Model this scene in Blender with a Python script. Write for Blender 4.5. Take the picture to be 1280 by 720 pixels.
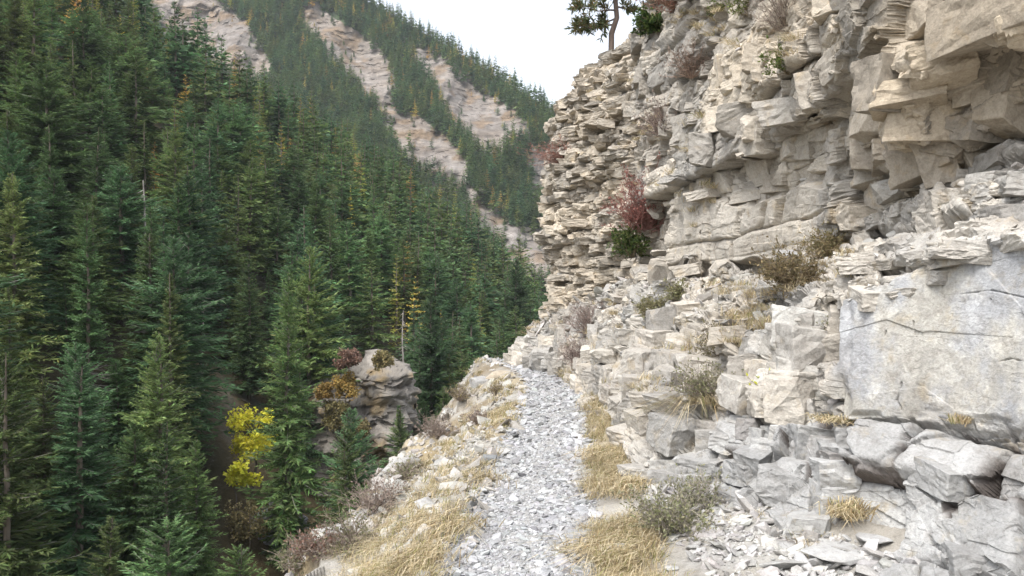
import bpy, math, random
import numpy as np
from mathutils import Vector
R = math.radians
random.seed(7)
rng = np.random.default_rng(7)
for o in list(bpy.data.objects):
    bpy.data.objects.remove(o)
S = bpy.context.scene
COL = S.collection

# ------------------------------------------------------------------ camera, sky, sun, exposure
F = 1005.0                      # focal length in photo pixels (1280 wide)
CAMZ = 1.6
cam_d = bpy.data.cameras.new("camera"); cam = bpy.data.objects.new("camera", cam_d); COL.objects.link(cam)
cam_d.sensor_width = 36.0; cam_d.lens = 36.0 * F / 1280.0
cam_d.clip_start = 0.05; cam_d.clip_end = 9000
cam.location = (0, 0, CAMZ); cam.rotation_euler = (R(90), 0, 0)
S.camera = cam
SUN_AZ, SUN_EL = R(-145), R(57)            # azimuth from +Y (view direction), clockwise
w = bpy.data.worlds.new("World"); S.world = w; w.use_nodes = True
nt = w.node_tree; bg = nt.nodes["Background"]
sky = nt.nodes.new("ShaderNodeTexSky"); sky.sky_type = 'NISHITA'; sky.sun_disc = False
sky.sun_elevation = SUN_EL; sky.sun_rotation = SUN_AZ
sky.air_density = 1.0; sky.dust_density = 3.0
hs = nt.nodes.new("ShaderNodeHueSaturation"); hs.inputs['Saturation'].default_value = 0.34
nt.links.new(sky.outputs[0], hs.inputs['Color']); nt.links.new(hs.outputs[0], bg.inputs[0])
bg.inputs[1].default_value = 0.15
sd = bpy.data.lights.new("sun", 'SUN'); sd.energy = 1.3; sd.angle = R(26); sd.color = (1, .98, .945)
sun = bpy.data.objects.new("sun", sd); COL.objects.link(sun)
to_sun = Vector((math.sin(SUN_AZ) * math.cos(SUN_EL), math.cos(SUN_AZ) * math.cos(SUN_EL), math.sin(SUN_EL)))
sun.rotation_euler = to_sun.to_track_quat('Z', 'Y').to_euler()
S.view_settings.view_transform = 'Standard'; S.view_settings.look = 'None'
S.view_settings.gamma = 1.0; S.view_settings.exposure = 1.34
S.render.engine = 'CYCLES'
S.cycles.max_bounces = 5; S.cycles.diffuse_bounces = 3; S.cycles.transparent_max_bounces = 6
S.cycles.use_denoising = True

# ------------------------------------------------------------------ numpy helpers
def h32(*ks):
    h = np.uint32(2166136261)
    with np.errstate(over='ignore'):
        for k in ks:
            k = np.asarray(k).astype(np.int64).astype(np.uint32)
            h = (h ^ k) * np.uint32(16777619)
            h = h ^ (h >> np.uint32(15))
            h = h * np.uint32(0x85ebca6b)
            h = h ^ (h >> np.uint32(13))
    return h
def hf(*ks):
    return h32(*ks).astype(np.float64) / 4294967295.0
from concurrent.futures import ThreadPoolExecutor
POOL = ThreadPoolExecutor(4)
def chunked(fn, P, *a):
    """runs fn over slices of a long point list"""
    n = 30000
    if len(P) <= n: return fn(P, *a)
    parts = list(POOL.map(lambda i: fn(P[i:i + n], *a), range(0, len(P), n)))
    if isinstance(parts[0], tuple): return tuple(np.concatenate(q) for q in zip(*parts))
    return np.concatenate(parts)
def vnoise(P, seed=0):
    P = np.asarray(P, float); sh = P.shape[:-1]
    return chunked(vnoise_, P.reshape(-1, 3), seed).reshape(sh)
def vnoise_(P, seed):
    I = np.floor(P).astype(np.int64); f = P - I; f = f * f * (3 - 2 * f)
    out = 0
    for dx in (0, 1):
        wx = f[..., 0] if dx else 1 - f[..., 0]
        for dy in (0, 1):
            wy = f[..., 1] if dy else 1 - f[..., 1]
            for dz in (0, 1):
                wz = f[..., 2] if dz else 1 - f[..., 2]
                out = out + wx * wy * wz * hf(I[..., 0] + dx, I[..., 1] + dy, I[..., 2] + dz, seed)
    return out * 2 - 1
def fbm(P, seed=0, o=4, g=.5):
    P = np.asarray(P, float); s = 0; a = 1; t = 0
    for i in range(o):
        s = s + a * vnoise(P * (2.03 ** i) + 17.1 * i, seed + i); t += a; a *= g
    return s / t
def sst(a, b, x):
    t = np.clip((x - a) / (b - a), 0, 1); return t * t * (3 - 2 * t)
def pulse(x, a, b, s):
    return sst(a - s, a + s, x) * (1 - sst(b - s, b + s, x))
def xyz(X, Y, Z):
    return np.stack(np.broadcast_arrays(X, Y, Z), -1).astype(float)
def px(u, v, d):
    return np.array([(u - 640) / F * d, d, CAMZ + (360 - v) / F * d])
def proj(P):
    d = np.maximum(P[..., 1], 1e-3)
    return 640 + P[..., 0] / d * F, 360 - (P[..., 2] - CAMZ) / d * F
def voronoi(P, size, seed, jit=.8):
    return chunked(voronoi_, P, size, seed, jit)
def voronoi_(P, size, seed, jit):
    """anisotropic cells: id hash, offset from the cell's point, gap between nearest and second nearest"""
    Q = P / np.asarray(size); I = np.floor(Q).astype(np.int64)
    n = len(Q); b1 = np.full(n, 9.); b2 = np.full(n, 9.); cid = np.zeros(n, np.uint32); off = np.zeros((n, 3))
    for dx in (-1, 0, 1):
        for dy in (-1, 0, 1):
            for dz in (-1, 0, 1):
                c = I + (dx, dy, dz)
                j = np.stack([hf(c[:, 0], c[:, 1], c[:, 2], seed + k) for k in range(3)], -1)
                dv = Q - (c + .5 + (j - .5) * jit)
                d = np.sqrt((dv ** 2).sum(1))
                m = d < b1
                b2 = np.where(m, b1, np.minimum(b2, d)); b1 = np.where(m, d, b1)
                cid = np.where(m, h32(c[:, 0], c[:, 1], c[:, 2], seed + 9), cid)
                off = np.where(m[:, None], dv, off)
    return cid, off, b2 - b1
def facets(P, size, seed, tilt=.6):
    cid, off, e = voronoi(P, size, seed)
    r = np.stack([hf(cid, k) - .5 for k in (1, 2, 3)], -1)
    return hf(cid, 4) * 2 - 1 + (off * r).sum(1) * 2 * tilt, e, cid
def bricks(a, b, thick, length, seed):
    """courses of blocks: a along the wall, b up through the beds"""
    n = 400
    r = np.random.default_rng(seed)
    th = thick * np.exp(r.normal(0, .5, n)); edges = np.cumsum(th) - th.sum() * .3
    L = np.clip(np.searchsorted(edges, b) - 1, 0, n - 2)
    lo, hi = edges[L], edges[L + 1]
    ll = length * (.55 + hf(L, seed, 1) * 1.2) * np.clip((hi - lo) / thick, .6, 1.8)
    x = (a + (hf(L, seed, 7) - .5) * 1.0 * (b - lo)) / ll + hf(L, seed, 2) * 31
    k = np.floor(x)
    jit = lambda q: (hf(q, L, seed, 3) - .5) * .75
    c = np.where(x < k + jit(k), k - 1, np.where(x >= k + 1 + jit(k + 1), k + 1, k))
    x0 = c + jit(c); x1 = c + 1 + jit(c + 1)
    lx = (x - x0) / (x1 - x0) - .5; ly = (b - lo) / (hi - lo) - .5
    e = np.minimum(np.minimum(x - x0, x1 - x) * ll, np.minimum(b - lo, hi - b))
    return L, c, lx, ly, np.maximum(e, 0)
def brick_disp(a, b, thick, length, amp, seed, crack=.5, bev=.25, tilt=.6):
    L, c, lx, ly, e = bricks(a, b, thick, length, seed)
    h = hf(L, c, seed, 11) ; hl = hf(L, seed, 12)
    d = amp * ((h - .5) * 1.3 + (hl - .5) * 1.2 + tilt * lx * (hf(L, c, seed, 13) - .5) * 2 + tilt * ly * (hf(L, c, seed, 14) - .55) * 2)
    d -= amp * crack * np.exp(-e / (thick * bev * .35)) 
    return d, hf(L, c, seed, 15), hl

def new_obj(name, V, Fc, m, parent=None, tint=None, smooth=False, loc=None):
    """V (n,3); Fc (k,3) or (k,4) or a list of those; tint (n,3) point colours"""
    me = bpy.data.meshes.new(name)
    fill_mesh(me, V, Fc, m, tint, smooth)
    return link(name, me, parent, loc)
def link(name, me, parent=None, loc=None):
    o = bpy.data.objects.new(name, me); COL.objects.link(o)
    if parent is not None: o.parent = parent
    if loc is not None: o.location = loc
    return o
def fill_mesh(me, V, Fc, m, tint=None, smooth=False):
    if not isinstance(Fc, list): Fc = [Fc]
    Fc = [np.asarray(f) for f in Fc if len(f)]
    V = np.asarray(V, np.float32)
    me.vertices.add(len(V)); me.vertices.foreach_set('co', V.ravel())
    idx = np.concatenate([f.ravel() for f in Fc]).astype(np.int32)
    cnt = np.concatenate([np.full(len(f), f.shape[1]) for f in Fc]).astype(np.int32)
    me.loops.add(len(idx)); me.loops.foreach_set('vertex_index', idx)
    me.polygons.add(len(cnt))
    me.polygons.foreach_set('loop_start', (np.cumsum(cnt) - cnt).astype(np.int32))
    me.polygons.foreach_set('loop_total', cnt)
    me.polygons.foreach_set('use_smooth', np.full(len(cnt), smooth))
    if tint is not None:
        t = np.ones((len(V), 4), np.float32); t[:, :3] = tint
        at = me.color_attributes.new('tint', 'FLOAT_COLOR', 'POINT'); at.data.foreach_set('color', t.ravel())
    me.update(calc_edges=True); me.validate()
    me.materials.append(m)
class Acc:
    """gathers pieces into one mesh"""
    def __init__(s): s.V = []; s.F3 = []; s.F4 = []; s.T = []; s.n = 0
    def add(s, V, Fc, T):
        V = np.asarray(V, float).reshape(-1, 3); Fc = np.asarray(Fc)
        T = np.broadcast_to(np.asarray(T, float), V.shape)
        s.V.append(V); s.T.append(T)
        (s.F3 if Fc.shape[1] == 3 else s.F4).append(Fc + s.n); s.n += len(V)
    def merge(s, o, M=np.eye(3), t=(0, 0, 0), col=1.0):
        for f in o.F3: s.F3.append(f + s.n)
        for f in o.F4: s.F4.append(f + s.n)
        V = np.concatenate(o.V) @ np.asarray(M).T + np.asarray(t)
        s.V.append(V); s.T.append(np.concatenate(o.T) * col); s.n += len(V)
    def arrays(s):
        fs = []
        if s.F3: fs.append(np.concatenate(s.F3))
        if s.F4: fs.append(np.concatenate(s.F4))
        return np.concatenate(s.V), fs, np.concatenate(s.T)
    def obj(s, name, m, parent=None, smooth=False, loc=None):
        V, fs, T = s.arrays()
        return new_obj(name, V, fs, m, parent, T, smooth, loc)
    def mesh(s, name, m, smooth=False):
        V, fs, T = s.arrays(); me = bpy.data.meshes.new(name); fill_mesh(me, V, fs, m, T, smooth); return me
def tag(o, label, cat, group=None):
    o['label'] = label; o['category'] = cat
    if group: o['group'] = group
    return o
def thing(name, label, cat, loc, group=None):
    o = bpy.data.objects.new(name, None); COL.objects.link(o); o.location = Vector([float(q) for q in loc]); o.empty_display_size = .2
    return tag(o, label, cat, group)
def structure(o): o['kind'] = 'structure'; return o
def stuff(o, label=None, cat=None):
    o['kind'] = 'stuff'
    if label: tag(o, label, cat)
    return o
def unit(v): return v / np.maximum(np.linalg.norm(v, axis=-1, keepdims=True), 1e-9)
def tubes(P, Rr, sides=4):
    """P (n,k,3) polylines, Rr (n,k) radii -> verts, quads"""
    P = np.asarray(P, float); n, k, _ = P.shape
    D = unit(np.gradient(P, axis=1)); ref = np.where(np.abs(D[..., 2:3]) > .9, [[1., 0, 0]], [[0, 0, 1.]])
    A = unit(np.cross(D, ref)); B = np.cross(D, A)
    ang = np.arange(sides) * 2 * np.pi / sides
    V = P[:, :, None] + Rr[:, :, None, None] * (A[:, :, None] * np.cos(ang)[:, None] + B[:, :, None] * np.sin(ang)[:, None])
    base = (np.arange(n)[:, None, None] * k + np.arange(k - 1)[None, :, None]) * sides
    j = np.arange(sides); j2 = (j + 1) % sides
    q = np.stack([base + j, base + j2, base + sides + j2, base + sides + j], -1).reshape(-1, 4)
    return V.reshape(-1, 3), q
def rhombs(base, dirv, side, ln, wd):
    """leaf-shaped quads; arrays (n,3),(n,3),(n,3),(n),(n)"""
    n = len(base); ln = np.asarray(ln)[:, None]; wd = np.asarray(wd)[:, None]
    mid = base + dirv * ln * .45
    V = np.stack([base, mid + side * wd * .5, base + dirv * ln, mid - side * wd * .5], 1)
    return V.reshape(-1, 3), np.arange(n * 4).reshape(n, 4)

# ------------------------------------------------------------------ materials
def nodes(m):
    m.use_nodes = True; t = m.node_tree; return t, t.nodes, t.links, t.nodes['Principled BSDF']
def rock_mat(name, scale=1.0, bump=.5, stains=True):
    m = bpy.data.materials.new(name); t, N, L, P = nodes(m)
    P.inputs['Roughness'].default_value = .92; P.inputs['Specular IOR Level'].default_value = .2
    g = N.new('ShaderNodeNewGeometry')
    at = N.new('ShaderNodeAttribute'); at.attribute_name = 'tint'
    def noise(sc, det=6, rough=.6, dist=0):
        x = N.new('ShaderNodeTexNoise'); x.inputs['Scale'].default_value = sc * scale; x.inputs['Detail'].default_value = det
        x.inputs['Roughness'].default_value = rough; x.inputs['Distortion'].default_value = dist
        L.new(g.outputs['Position'], x.inputs['Vector']); return x
    def ramp(src, p):
        r = N.new('ShaderNodeValToRGB'); e = r.color_ramp.elements
        while len(e) < len(p): e.new(.5)
        for q, (pos, c) in zip(e, p): q.position = pos; q.color = (*c, 1)
        L.new(src, r.inputs[0]); return r
    def mul(a, b, f=1.0):
        x = N.new('ShaderNodeMix'); x.data_type = 'RGBA'; x.blend_type = 'MULTIPLY'; x.inputs[0].default_value = f
        L.new(a, x.inputs[6]); L.new(b, x.inputs[7]); return x.outputs[2]
    n1 = noise(1.7, 8, .65, .4); n2 = noise(14, 6, .7); n3 = noise(60, 4, .7)
    c = mul(at.outputs['Color'], ramp(n1.outputs[0], [(.3, (.78, .76, .74)), (.5, (1, 1, 1)), (.72, (1.12, 1.1, 1.06))]).outputs[0])
    c = mul(c, ramp(n2.outputs[0], [(.28, (.72, .7, .68)), (.5, (1, 1, 1)), (.75, (1.12, 1.12, 1.12))]).outputs[0])
    c = mul(c, ramp(n3.outputs[0], [(.3, (.8, .8, .8)), (.6, (1.08, 1.08, 1.08))]).outputs[0])
    if stains:
        n4 = noise(3.1, 9, .75, 1.2)
        c = mul(c, ramp(n4.outputs[0], [(.62, (1, 1, 1)), (.70, (.55, .52, .49)), (.8, (.4, .37, .34))]).outputs[0])
        n5 = noise(5.5, 5, .6, .3)
        c = mul(c, ramp(n5.outputs[0], [(.58, (1, 1, 1)), (.75, (1.0, .9, .74))]).outputs[0])
    L.new(c, P.inputs['Base Color'])
    b1 = N.new('ShaderNodeBump'); b1.inputs['Strength'].default_value = bump; b1.inputs['Distance'].default_value = .03 / scale
    b2 = N.new('ShaderNodeBump'); b2.inputs['Strength'].default_value = bump * .8; b2.inputs['Distance'].default_value = .008 / scale
    L.new(n2.outputs[0], b1.inputs['Height']); L.new(n3.outputs[0], b2.inputs['Height'])
    L.new(b1.outputs[0], b2.inputs['Normal']); L.new(b2.outputs[0], P.inputs['Normal'])
    return m
def leaf_mat(name, trans=.25, vary=.35, rough=.75, hue=.02):
    m = bpy.data.materials.new(name); t, N, L, P = nodes(m)
    P.inputs['Roughness'].default_value = rough; P.inputs['Specular IOR Level'].default_value = .25
    at = N.new('ShaderNodeAttribute'); at.attribute_name = 'tint'
    oi = N.new('ShaderNodeObjectInfo')
    mr = N.new('ShaderNodeMapRange'); mr.inputs[3].default_value = 1 - vary; mr.inputs[4].default_value = 1 + vary
    L.new(oi.outputs['Random'], mr.inputs[0])
    mh = N.new('ShaderNodeMath'); mh.operation = 'MULTIPLY_ADD'; mh.inputs[1].default_value = 7.31; mh.inputs[2].default_value = 0
    L.new(oi.outputs['Random'], mh.inputs[0])
    fr = N.new('ShaderNodeMath'); fr.operation = 'FRACT'; L.new(mh.outputs[0], fr.inputs[0])
    m2 = N.new('ShaderNodeMapRange'); m2.inputs[3].default_value = .5 - hue; m2.inputs[4].default_value = .5 + hue
    L.new(fr.outputs[0], m2.inputs[0])
    hsn = N.new('ShaderNodeHueSaturation'); L.new(at.outputs['Color'], hsn.inputs['Color'])
    L.new(mr.outputs[0], hsn.inputs['Value']); L.new(m2.outputs[0], hsn.inputs['Hue'])
    L.new(hsn.outputs[0], P.inputs['Base Color'])
    tr = N.new('ShaderNodeBsdfTranslucent'); L.new(hsn.outputs[0], tr.inputs['Color'])
    mx = N.new('ShaderNodeMixShader'); mx.inputs[0].default_value = trans
    L.new(P.outputs[0], mx.inputs[1]); L.new(tr.outputs[0], mx.inputs[2])
    L.new(mx.outputs[0], N['Material Output'].inputs['Surface'])
    return m
def bark_mat(name):
    m = bpy.data.materials.new(name); t, N, L, P = nodes(m)
    P.inputs['Roughness'].default_value = .9
    at = N.new('ShaderNodeAttribute'); at.attribute_name = 'tint'
    tc = N.new('ShaderNodeTexCoord'); n = N.new('ShaderNodeTexNoise'); n.inputs['Scale'].default_value = 6; n.inputs['Detail'].default_value = 6
    mp = N.new('ShaderNodeMapping'); mp.inputs['Scale'].default_value = (1, 1, .25); L.new(tc.outputs['Object'], mp.inputs[0]); L.new(mp.outputs[0], n.inputs['Vector'])
    r = N.new('ShaderNodeValToRGB'); r.color_ramp.elements[0].color = (.5, .48, .46, 1); r.color_ramp.elements[1].color = (1.2, 1.2, 1.2, 1)
    r.color_ramp.elements[0].position = .3; r.color_ramp.elements[1].position = .7
    L.new(n.outputs[0], r.inputs[0])
    x = N.new('ShaderNodeMix'); x.data_type = 'RGBA'; x.blend_type = 'MULTIPLY'; x.inputs[0].default_value = 1
    L.new(at.outputs['Color'], x.inputs[6]); L.new(r.outputs[0], x.inputs[7]); L.new(x.outputs[2], P.inputs['Base Color'])
    b = N.new('ShaderNodeBump'); b.inputs['Strength'].default_value = .6; b.inputs['Distance'].default_value = .05
    L.new(n.outputs[0], b.inputs['Height']); L.new(b.outputs[0], P.inputs['Normal'])
    return m
M_CLIFF = rock_mat('limestone', 1.0, .55)
M_STONE = rock_mat('loose_limestone', 2.0, .4, False)
M_FARROCK = rock_mat('far_rock', .05, .9, False)
M_SOIL = rock_mat('soil', 2.0, .8, False)
M_FOREST_SOIL = rock_mat('forest_soil', .12, .8, False)
M_FIR = leaf_mat('fir_needles', .35, .38, .7, .013)
M_FARFIR = leaf_mat('far_needles', .35, .0, .7, 0)
M_LARCH = leaf_mat('larch_needles', .3, .3, .7, .015)
M_LEAF = leaf_mat('leaves', .35, .15, .6, .01)
M_GRASS = leaf_mat('dry_grass', .3, .0, .6, 0)
M_BARK = bark_mat('bark')

# ------------------------------------------------------------------ shared ground functions
def path_c(Y): return np.interp(Y, [-5, 0, 4.5, 5.5, 6.7, 10, 13.4, 15, 16.2, 17.2, 19], [-.1, -.06, 0, .11, .2, .54, .62, .48, .2, -.22, -.3])
def path_w(Y): return np.interp(Y, [0, 4.5, 6.7, 10, 13.4, 16, 18], [.38, .38, .43, .41, .33, .3, .3])
def base_x(Y): return np.interp(Y, [-3, 0, 3, 4.2, 5, 6.2, 9.2, 12.2, 15, 16.9, 18], [3.6, 3.0, 2.1, 1.67, 1.32, 1.08, 1.14, 1.15, .87, 0.0, .0])
def brink_x(Y): return np.interp(Y, [-4, 2, 6, 7, 8, 10.8, 13, 15.7, 18], [-1.9, -1.75, -1.55, -1.5, -1.45, -1.38, -1.15, -.85, -.6])
def gz(X, Y, detail=True):
    X = np.asarray(X, float); Y = np.asarray(Y, float)
    c, hw, bx, br = path_c(Y), path_w(Y), base_x(Y), brink_x(Y)
    br = br + .25 * vnoise(xyz(Y * .9, 0 * Y, 3.3), 5) + .1 * vnoise(xyz(Y * 3.1, 0 * Y, 3.3), 6)
    r = X - (c + hw); l = (c - hw) - X
    z = .14 * sst(0, 1, r / np.maximum(bx - c - hw, .12)) + .3 * np.maximum(X - bx, 0)
    lim = np.maximum((c - hw) - br, .2)
    ll = np.clip(l, 0, lim)
    z = z + .05 * sst(-.1, .2, l) * (1 - sst(.2, .7, l)) - .42 * ll * sst(.0, .9, ll)
    over = np.maximum(l - lim, 0)
    z = z - np.maximum(over * 1.5 , 0) - np.maximum(over - 1.2, 0) * .6
    z = z - .25 * np.maximum(Y - 18, 0)
    if detail:
        z = z + .035 * fbm(xyz(X * 1.6, Y * 1.6, 0), 21, 4) * sst(-.3, .4, np.maximum(r, l)) + .012 * fbm(xyz(X * 5, Y * 5, 0), 22, 3)
        rough = sst(.5, 1.4, l)
        f, e, _ = facets(xyz(X, Y, z).reshape(-1, 3), (.5, .6, .35), 31)
        z = z + (rough * (.16 * f.reshape(z.shape)))
    return np.maximum(z, -46)
def s1z(X, Y):
    return .8 * (-X - 20) - 30 + .2 * (Y - 60) + 2.2 * fbm(xyz(X / 22, Y / 22, 0), 41, 4) + 6 * fbm(xyz(X / 70, Y / 70, 0), 47, 2)
CREST_U = [-500, 0, 170, 330, 420, 480, 530, 580, 640, 700, 900]
CREST_V = [-340, -60, 50, 146, 186, 222, 272, 326, 374, 414, 510]
def s1_depth(u, v):
    k = -.8 * (u - 640) / F + .2 - (360 - v) / F
    return 59.6 / np.maximum(k, .05)

# ------------------------------------------------------------------ bank and path
def grid_faces(n, m):
    i = np.arange(n * m).reshape(n, m)
    return np.stack([i[:-1, :-1], i[1:, :-1], i[1:, 1:], i[:-1, 1:]], -1).reshape(-1, 4)
yy = np.concatenate([np.linspace(-4, 3.5, 30)[:-1], 1 / np.linspace(1 / 3.5, 1 / 22, 330), np.linspace(23, 40, 12)])
xx = np.concatenate([-np.geomspace(34, 3.2, 40)[:-1], np.linspace(-3.2, 1.9, 300), np.linspace(2, 7, 12)])
GX, GY = np.meshgrid(xx, yy, indexing='ij')
GZ = gz(GX, GY)
l = path_c(GY) - path_w(GY) - GX; r_ = GX - path_c(GY) - path_w(GY)
edge = np.maximum(l, r_) + .16 * fbm(xyz(GX * 2, GY * 2, 0), 51, 4)
gravel_m = 1 - sst(-.08, .1, edge)
soil = np.array([.21, .175, .125]); pale = np.array([.33, .325, .315]); scree = np.array([.35, .335, .305]); straw = np.array([.30, .24, .14])
t = soil[None, None] * np.ones(GX.shape + (1,))
pat = sst(-.25, .1, fbm(xyz(GX * 1.3, GY * 1.3, 1.7), 52, 4))[..., None]
t = t * (1 - pat) + scree * pat
k2 = (sst(.0, .35, fbm(xyz(GX * .9, GY * .9, 9.7), 53, 3)) * .7)[..., None]; t = t * (1 - k2) + straw * k2
kr = (sst(.25, .5, GX - path_c(GY) - path_w(GY)) * (.75 + .25 * pat[..., 0]))[..., None]; t = t * (1 - kr) + np.array([.33, .32, .30]) * kr
t = t * (1 - gravel_m[..., None]) + pale * gravel_m[..., None]
structure(new_obj('ground', xyz(GX, GY, GZ).reshape(-1, 3), grid_faces(*GX.shape), M_SOIL, None, t.reshape(-1, 3), True))

# ------------------------------------------------------------------ hillside across the gorge
uu = np.linspace(-560, 900, 300)
tt = np.linspace(0, 1, 240)
vc = np.interp(uu, CREST_U, CREST_V); dc = s1_depth(uu, vc)
U, T = np.meshgrid(uu, tt, indexing='ij')
DD = 24 + (dc[:, None] - 24) * T ** 1.15
X1 = (U - 640) / F * DD; Y1 = DD
Z1 = np.maximum(s1z(X1, Y1), -46 + 0 * X1)
# over the crest the ground drops into the next gully
Tb = np.linspace(0.02, 1, 40); Ub, TB = np.meshgrid(uu, Tb, indexing='ij')
DB = dc[:, None] + TB * 110; XB = (Ub - 640) / F * DB
ZB = Z1[:, -1:] - 95 * TB ** 1.3
X1 = np.concatenate([X1, XB], 1); Y1 = np.concatenate([Y1, DB], 1); Z1 = np.concatenate([Z1, ZB], 1)
Pn = xyz(X1, Y1, Z1)
n1 = fbm(Pn / 9, 61, 4)[..., None]
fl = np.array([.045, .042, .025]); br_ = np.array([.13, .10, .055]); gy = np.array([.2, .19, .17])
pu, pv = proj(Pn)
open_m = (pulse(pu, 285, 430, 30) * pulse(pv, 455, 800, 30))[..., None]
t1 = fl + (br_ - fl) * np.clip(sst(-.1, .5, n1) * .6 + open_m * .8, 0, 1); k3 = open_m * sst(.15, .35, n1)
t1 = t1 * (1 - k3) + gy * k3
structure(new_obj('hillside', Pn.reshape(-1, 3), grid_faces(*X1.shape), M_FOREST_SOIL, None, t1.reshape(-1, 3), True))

# ------------------------------------------------------------------ far mountain
RIDGE_U = [-700, 330, 470, 560, 620, 680, 720, 800, 1100]
RIDGE_V = [-70, -70, 8, 58, 95, 132, 165, 215, 330]
def poly_mask(u, v, pts):
    """signed-ish: number of crossings test -> bool"""
    ins = np.zeros(u.shape, bool); n = len(pts)
    for i in range(n):
        (x0, y0), (x1, y1) = pts[i], pts[(i + 1) % n]
        c = ((y0 > v) != (y1 > v)) & (u < (x1 - x0) * (v - y0) / (y1 - y0 + 1e-9) + x0)
        ins ^= c
    return ins
ROCKS = [[(150, -40), (262, -16), (308, 26), (342, 75), (345, 116), (262, 88), (200, 52)],
         [(368, 8), (400, 6), (434, 26), (476, 60), (494, 90), (498, 146), (470, 136), (436, 106), (402, 68), (378, 42)],
         [(500, 44), (562, 76), (598, 110), (640, 134), (668, 160), (664, 178), (630, 190), (614, 212), (594, 188), (562, 158), (540, 116), (516, 84)],
         [(470, 136), (532, 144), (556, 165), (586, 205), (588, 240), (552, 240), (516, 210), (486, 180)],
         [(560, 222), (596, 236), (640, 280), (700, 290), (700, 360), (640, 370), (600, 290)],
         [(656, 186), (705, 180), (710, 256), (660, 248)]]
def s2_depth(u, v):
    d = 470 + np.where(v < 330, (330 - v) * .92, (330 - v) * .3) + (u - 500) * .1
    Pq = xyz(u / 60., v / 60., 0)
    return d + 26 * fbm(Pq, 71, 4) + 14 * np.abs(fbm(xyz(u / 34. + v / 80., v / 120., 4), 72, 3))
uu = np.linspace(-420, 1000, 820); tt = np.linspace(0, 1, 460)
U, T = np.meshgrid(uu, tt, indexing='ij')
rv = np.interp(uu, RIDGE_U, RIDGE_V)
Vv = 520 + (rv[:, None] - 520) * T
wob = 10 * fbm(xyz(U / 30, Vv / 30, 2), 73, 4); wob2 = 10 * fbm(xyz(U / 30, Vv / 30, 8), 74, 4)
rock2 = np.zeros(U.shape, bool)
for p in ROCKS: rock2 |= poly_mask(U + wob, Vv + wob2, p)
D2 = s2_depth(U, Vv)
X2 = (U - 640) / F * D2; Z2 = CAMZ + (360 - Vv) / F * D2
bandn = np.sin(Z2 / 3.1 + 3 * fbm(xyz(U / 50, Vv / 50, 0), 75, 3)) * .5 + .5
f2, _, _ = facets(xyz(X2, D2, Z2).reshape(-1, 3), (9, 9, 4.0), 76)
D2 = D2 - rock2 * (1.0 * bandn + 1.1 * f2.reshape(D2.shape) + 4.5 * fbm(xyz(X2 / 14, Z2 / 14, 0), 77, 4))
P2 = xyz((U - 640) / F * D2, D2, CAMZ + (360 - Vv) / F * D2)
# back side
Pb = P2[:, -1:] + np.array([[[0, 60, -30]], ]) * np.array([[[1.]]]); Pb2 = P2[:, -1:] + np.array([[[0, 400, -300.]]])
P2 = np.concatenate([P2, Pb, Pb2], 1); P2[..., 2] = np.maximum(P2[..., 2], -58)
rk = np.pad(rock2.astype(float), ((0, 0), (0, 2)), mode='edge')[..., None]
nn = fbm(P2 / np.array([20, 20, 6.]), 78, 4)[..., None]
rockc = np.array([.205, .183, .165]) + .09 * nn + np.array([.02, .01, 0.]) * sst(0, .4, fbm(P2 / 40, 79, 3))[..., None]
veg = np.array([.19, .13, .075]); kv = sst(.02, .3, fbm(P2 / 12, 80, 5))[..., None] * .65
rockc = rockc * (1 - kv) + veg * kv
floorc = np.array([.05, .07, .035]) + .04 * np.clip(nn, 0, 1)
rockc = rockc * (.86 + .5 * fbm(P2 / np.array([4, 4, 2.2]), 82, 4)[..., None] + .16 * sst(-.2, .3, fbm(P2 / np.array([60, 60, 2.6]), 83, 3))[..., None])
t2 = rockc * rk + floorc * (1 - rk)
structure(new_obj('mountain', P2.reshape(-1, 3), grid_faces(*P2.shape[:2]), M_FARROCK, None, t2.reshape(-1, 3), False))
vg = 1650.
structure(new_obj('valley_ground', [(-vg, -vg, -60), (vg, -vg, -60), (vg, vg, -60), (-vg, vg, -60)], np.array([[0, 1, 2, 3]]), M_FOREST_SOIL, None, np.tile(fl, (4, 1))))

hb_ = np.array([(x, y, z) for z in (-61.5, 400) for x, y in ((-1700, -1700), (1700, -1700), (1700, 1700), (-1700, 1700))], float)
hm = bpy.data.materials.new('haze'); hm.use_nodes = True; hn = hm.node_tree; hn.nodes.clear()
ho = hn.nodes.new('ShaderNodeOutputMaterial'); hv = hn.nodes.new('ShaderNodeVolumePrincipled'); hv.inputs['Color'].default_value = (.9, .95, 1, 1)
hv.inputs['Density'].default_value = .00011; hv.inputs['Anisotropy'].default_value = .1; hn.links.new(hv.outputs[0], ho.inputs['Volume'])
o = new_obj('haze', hb_, np.array([[3, 2, 1, 0], [4, 5, 6, 7], [0, 1, 5, 4], [1, 2, 6, 5], [2, 3, 7, 6], [3, 0, 4, 7]]), hm); stuff(o, 'thin bluish air haze filling the gorge', 'haze')
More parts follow.
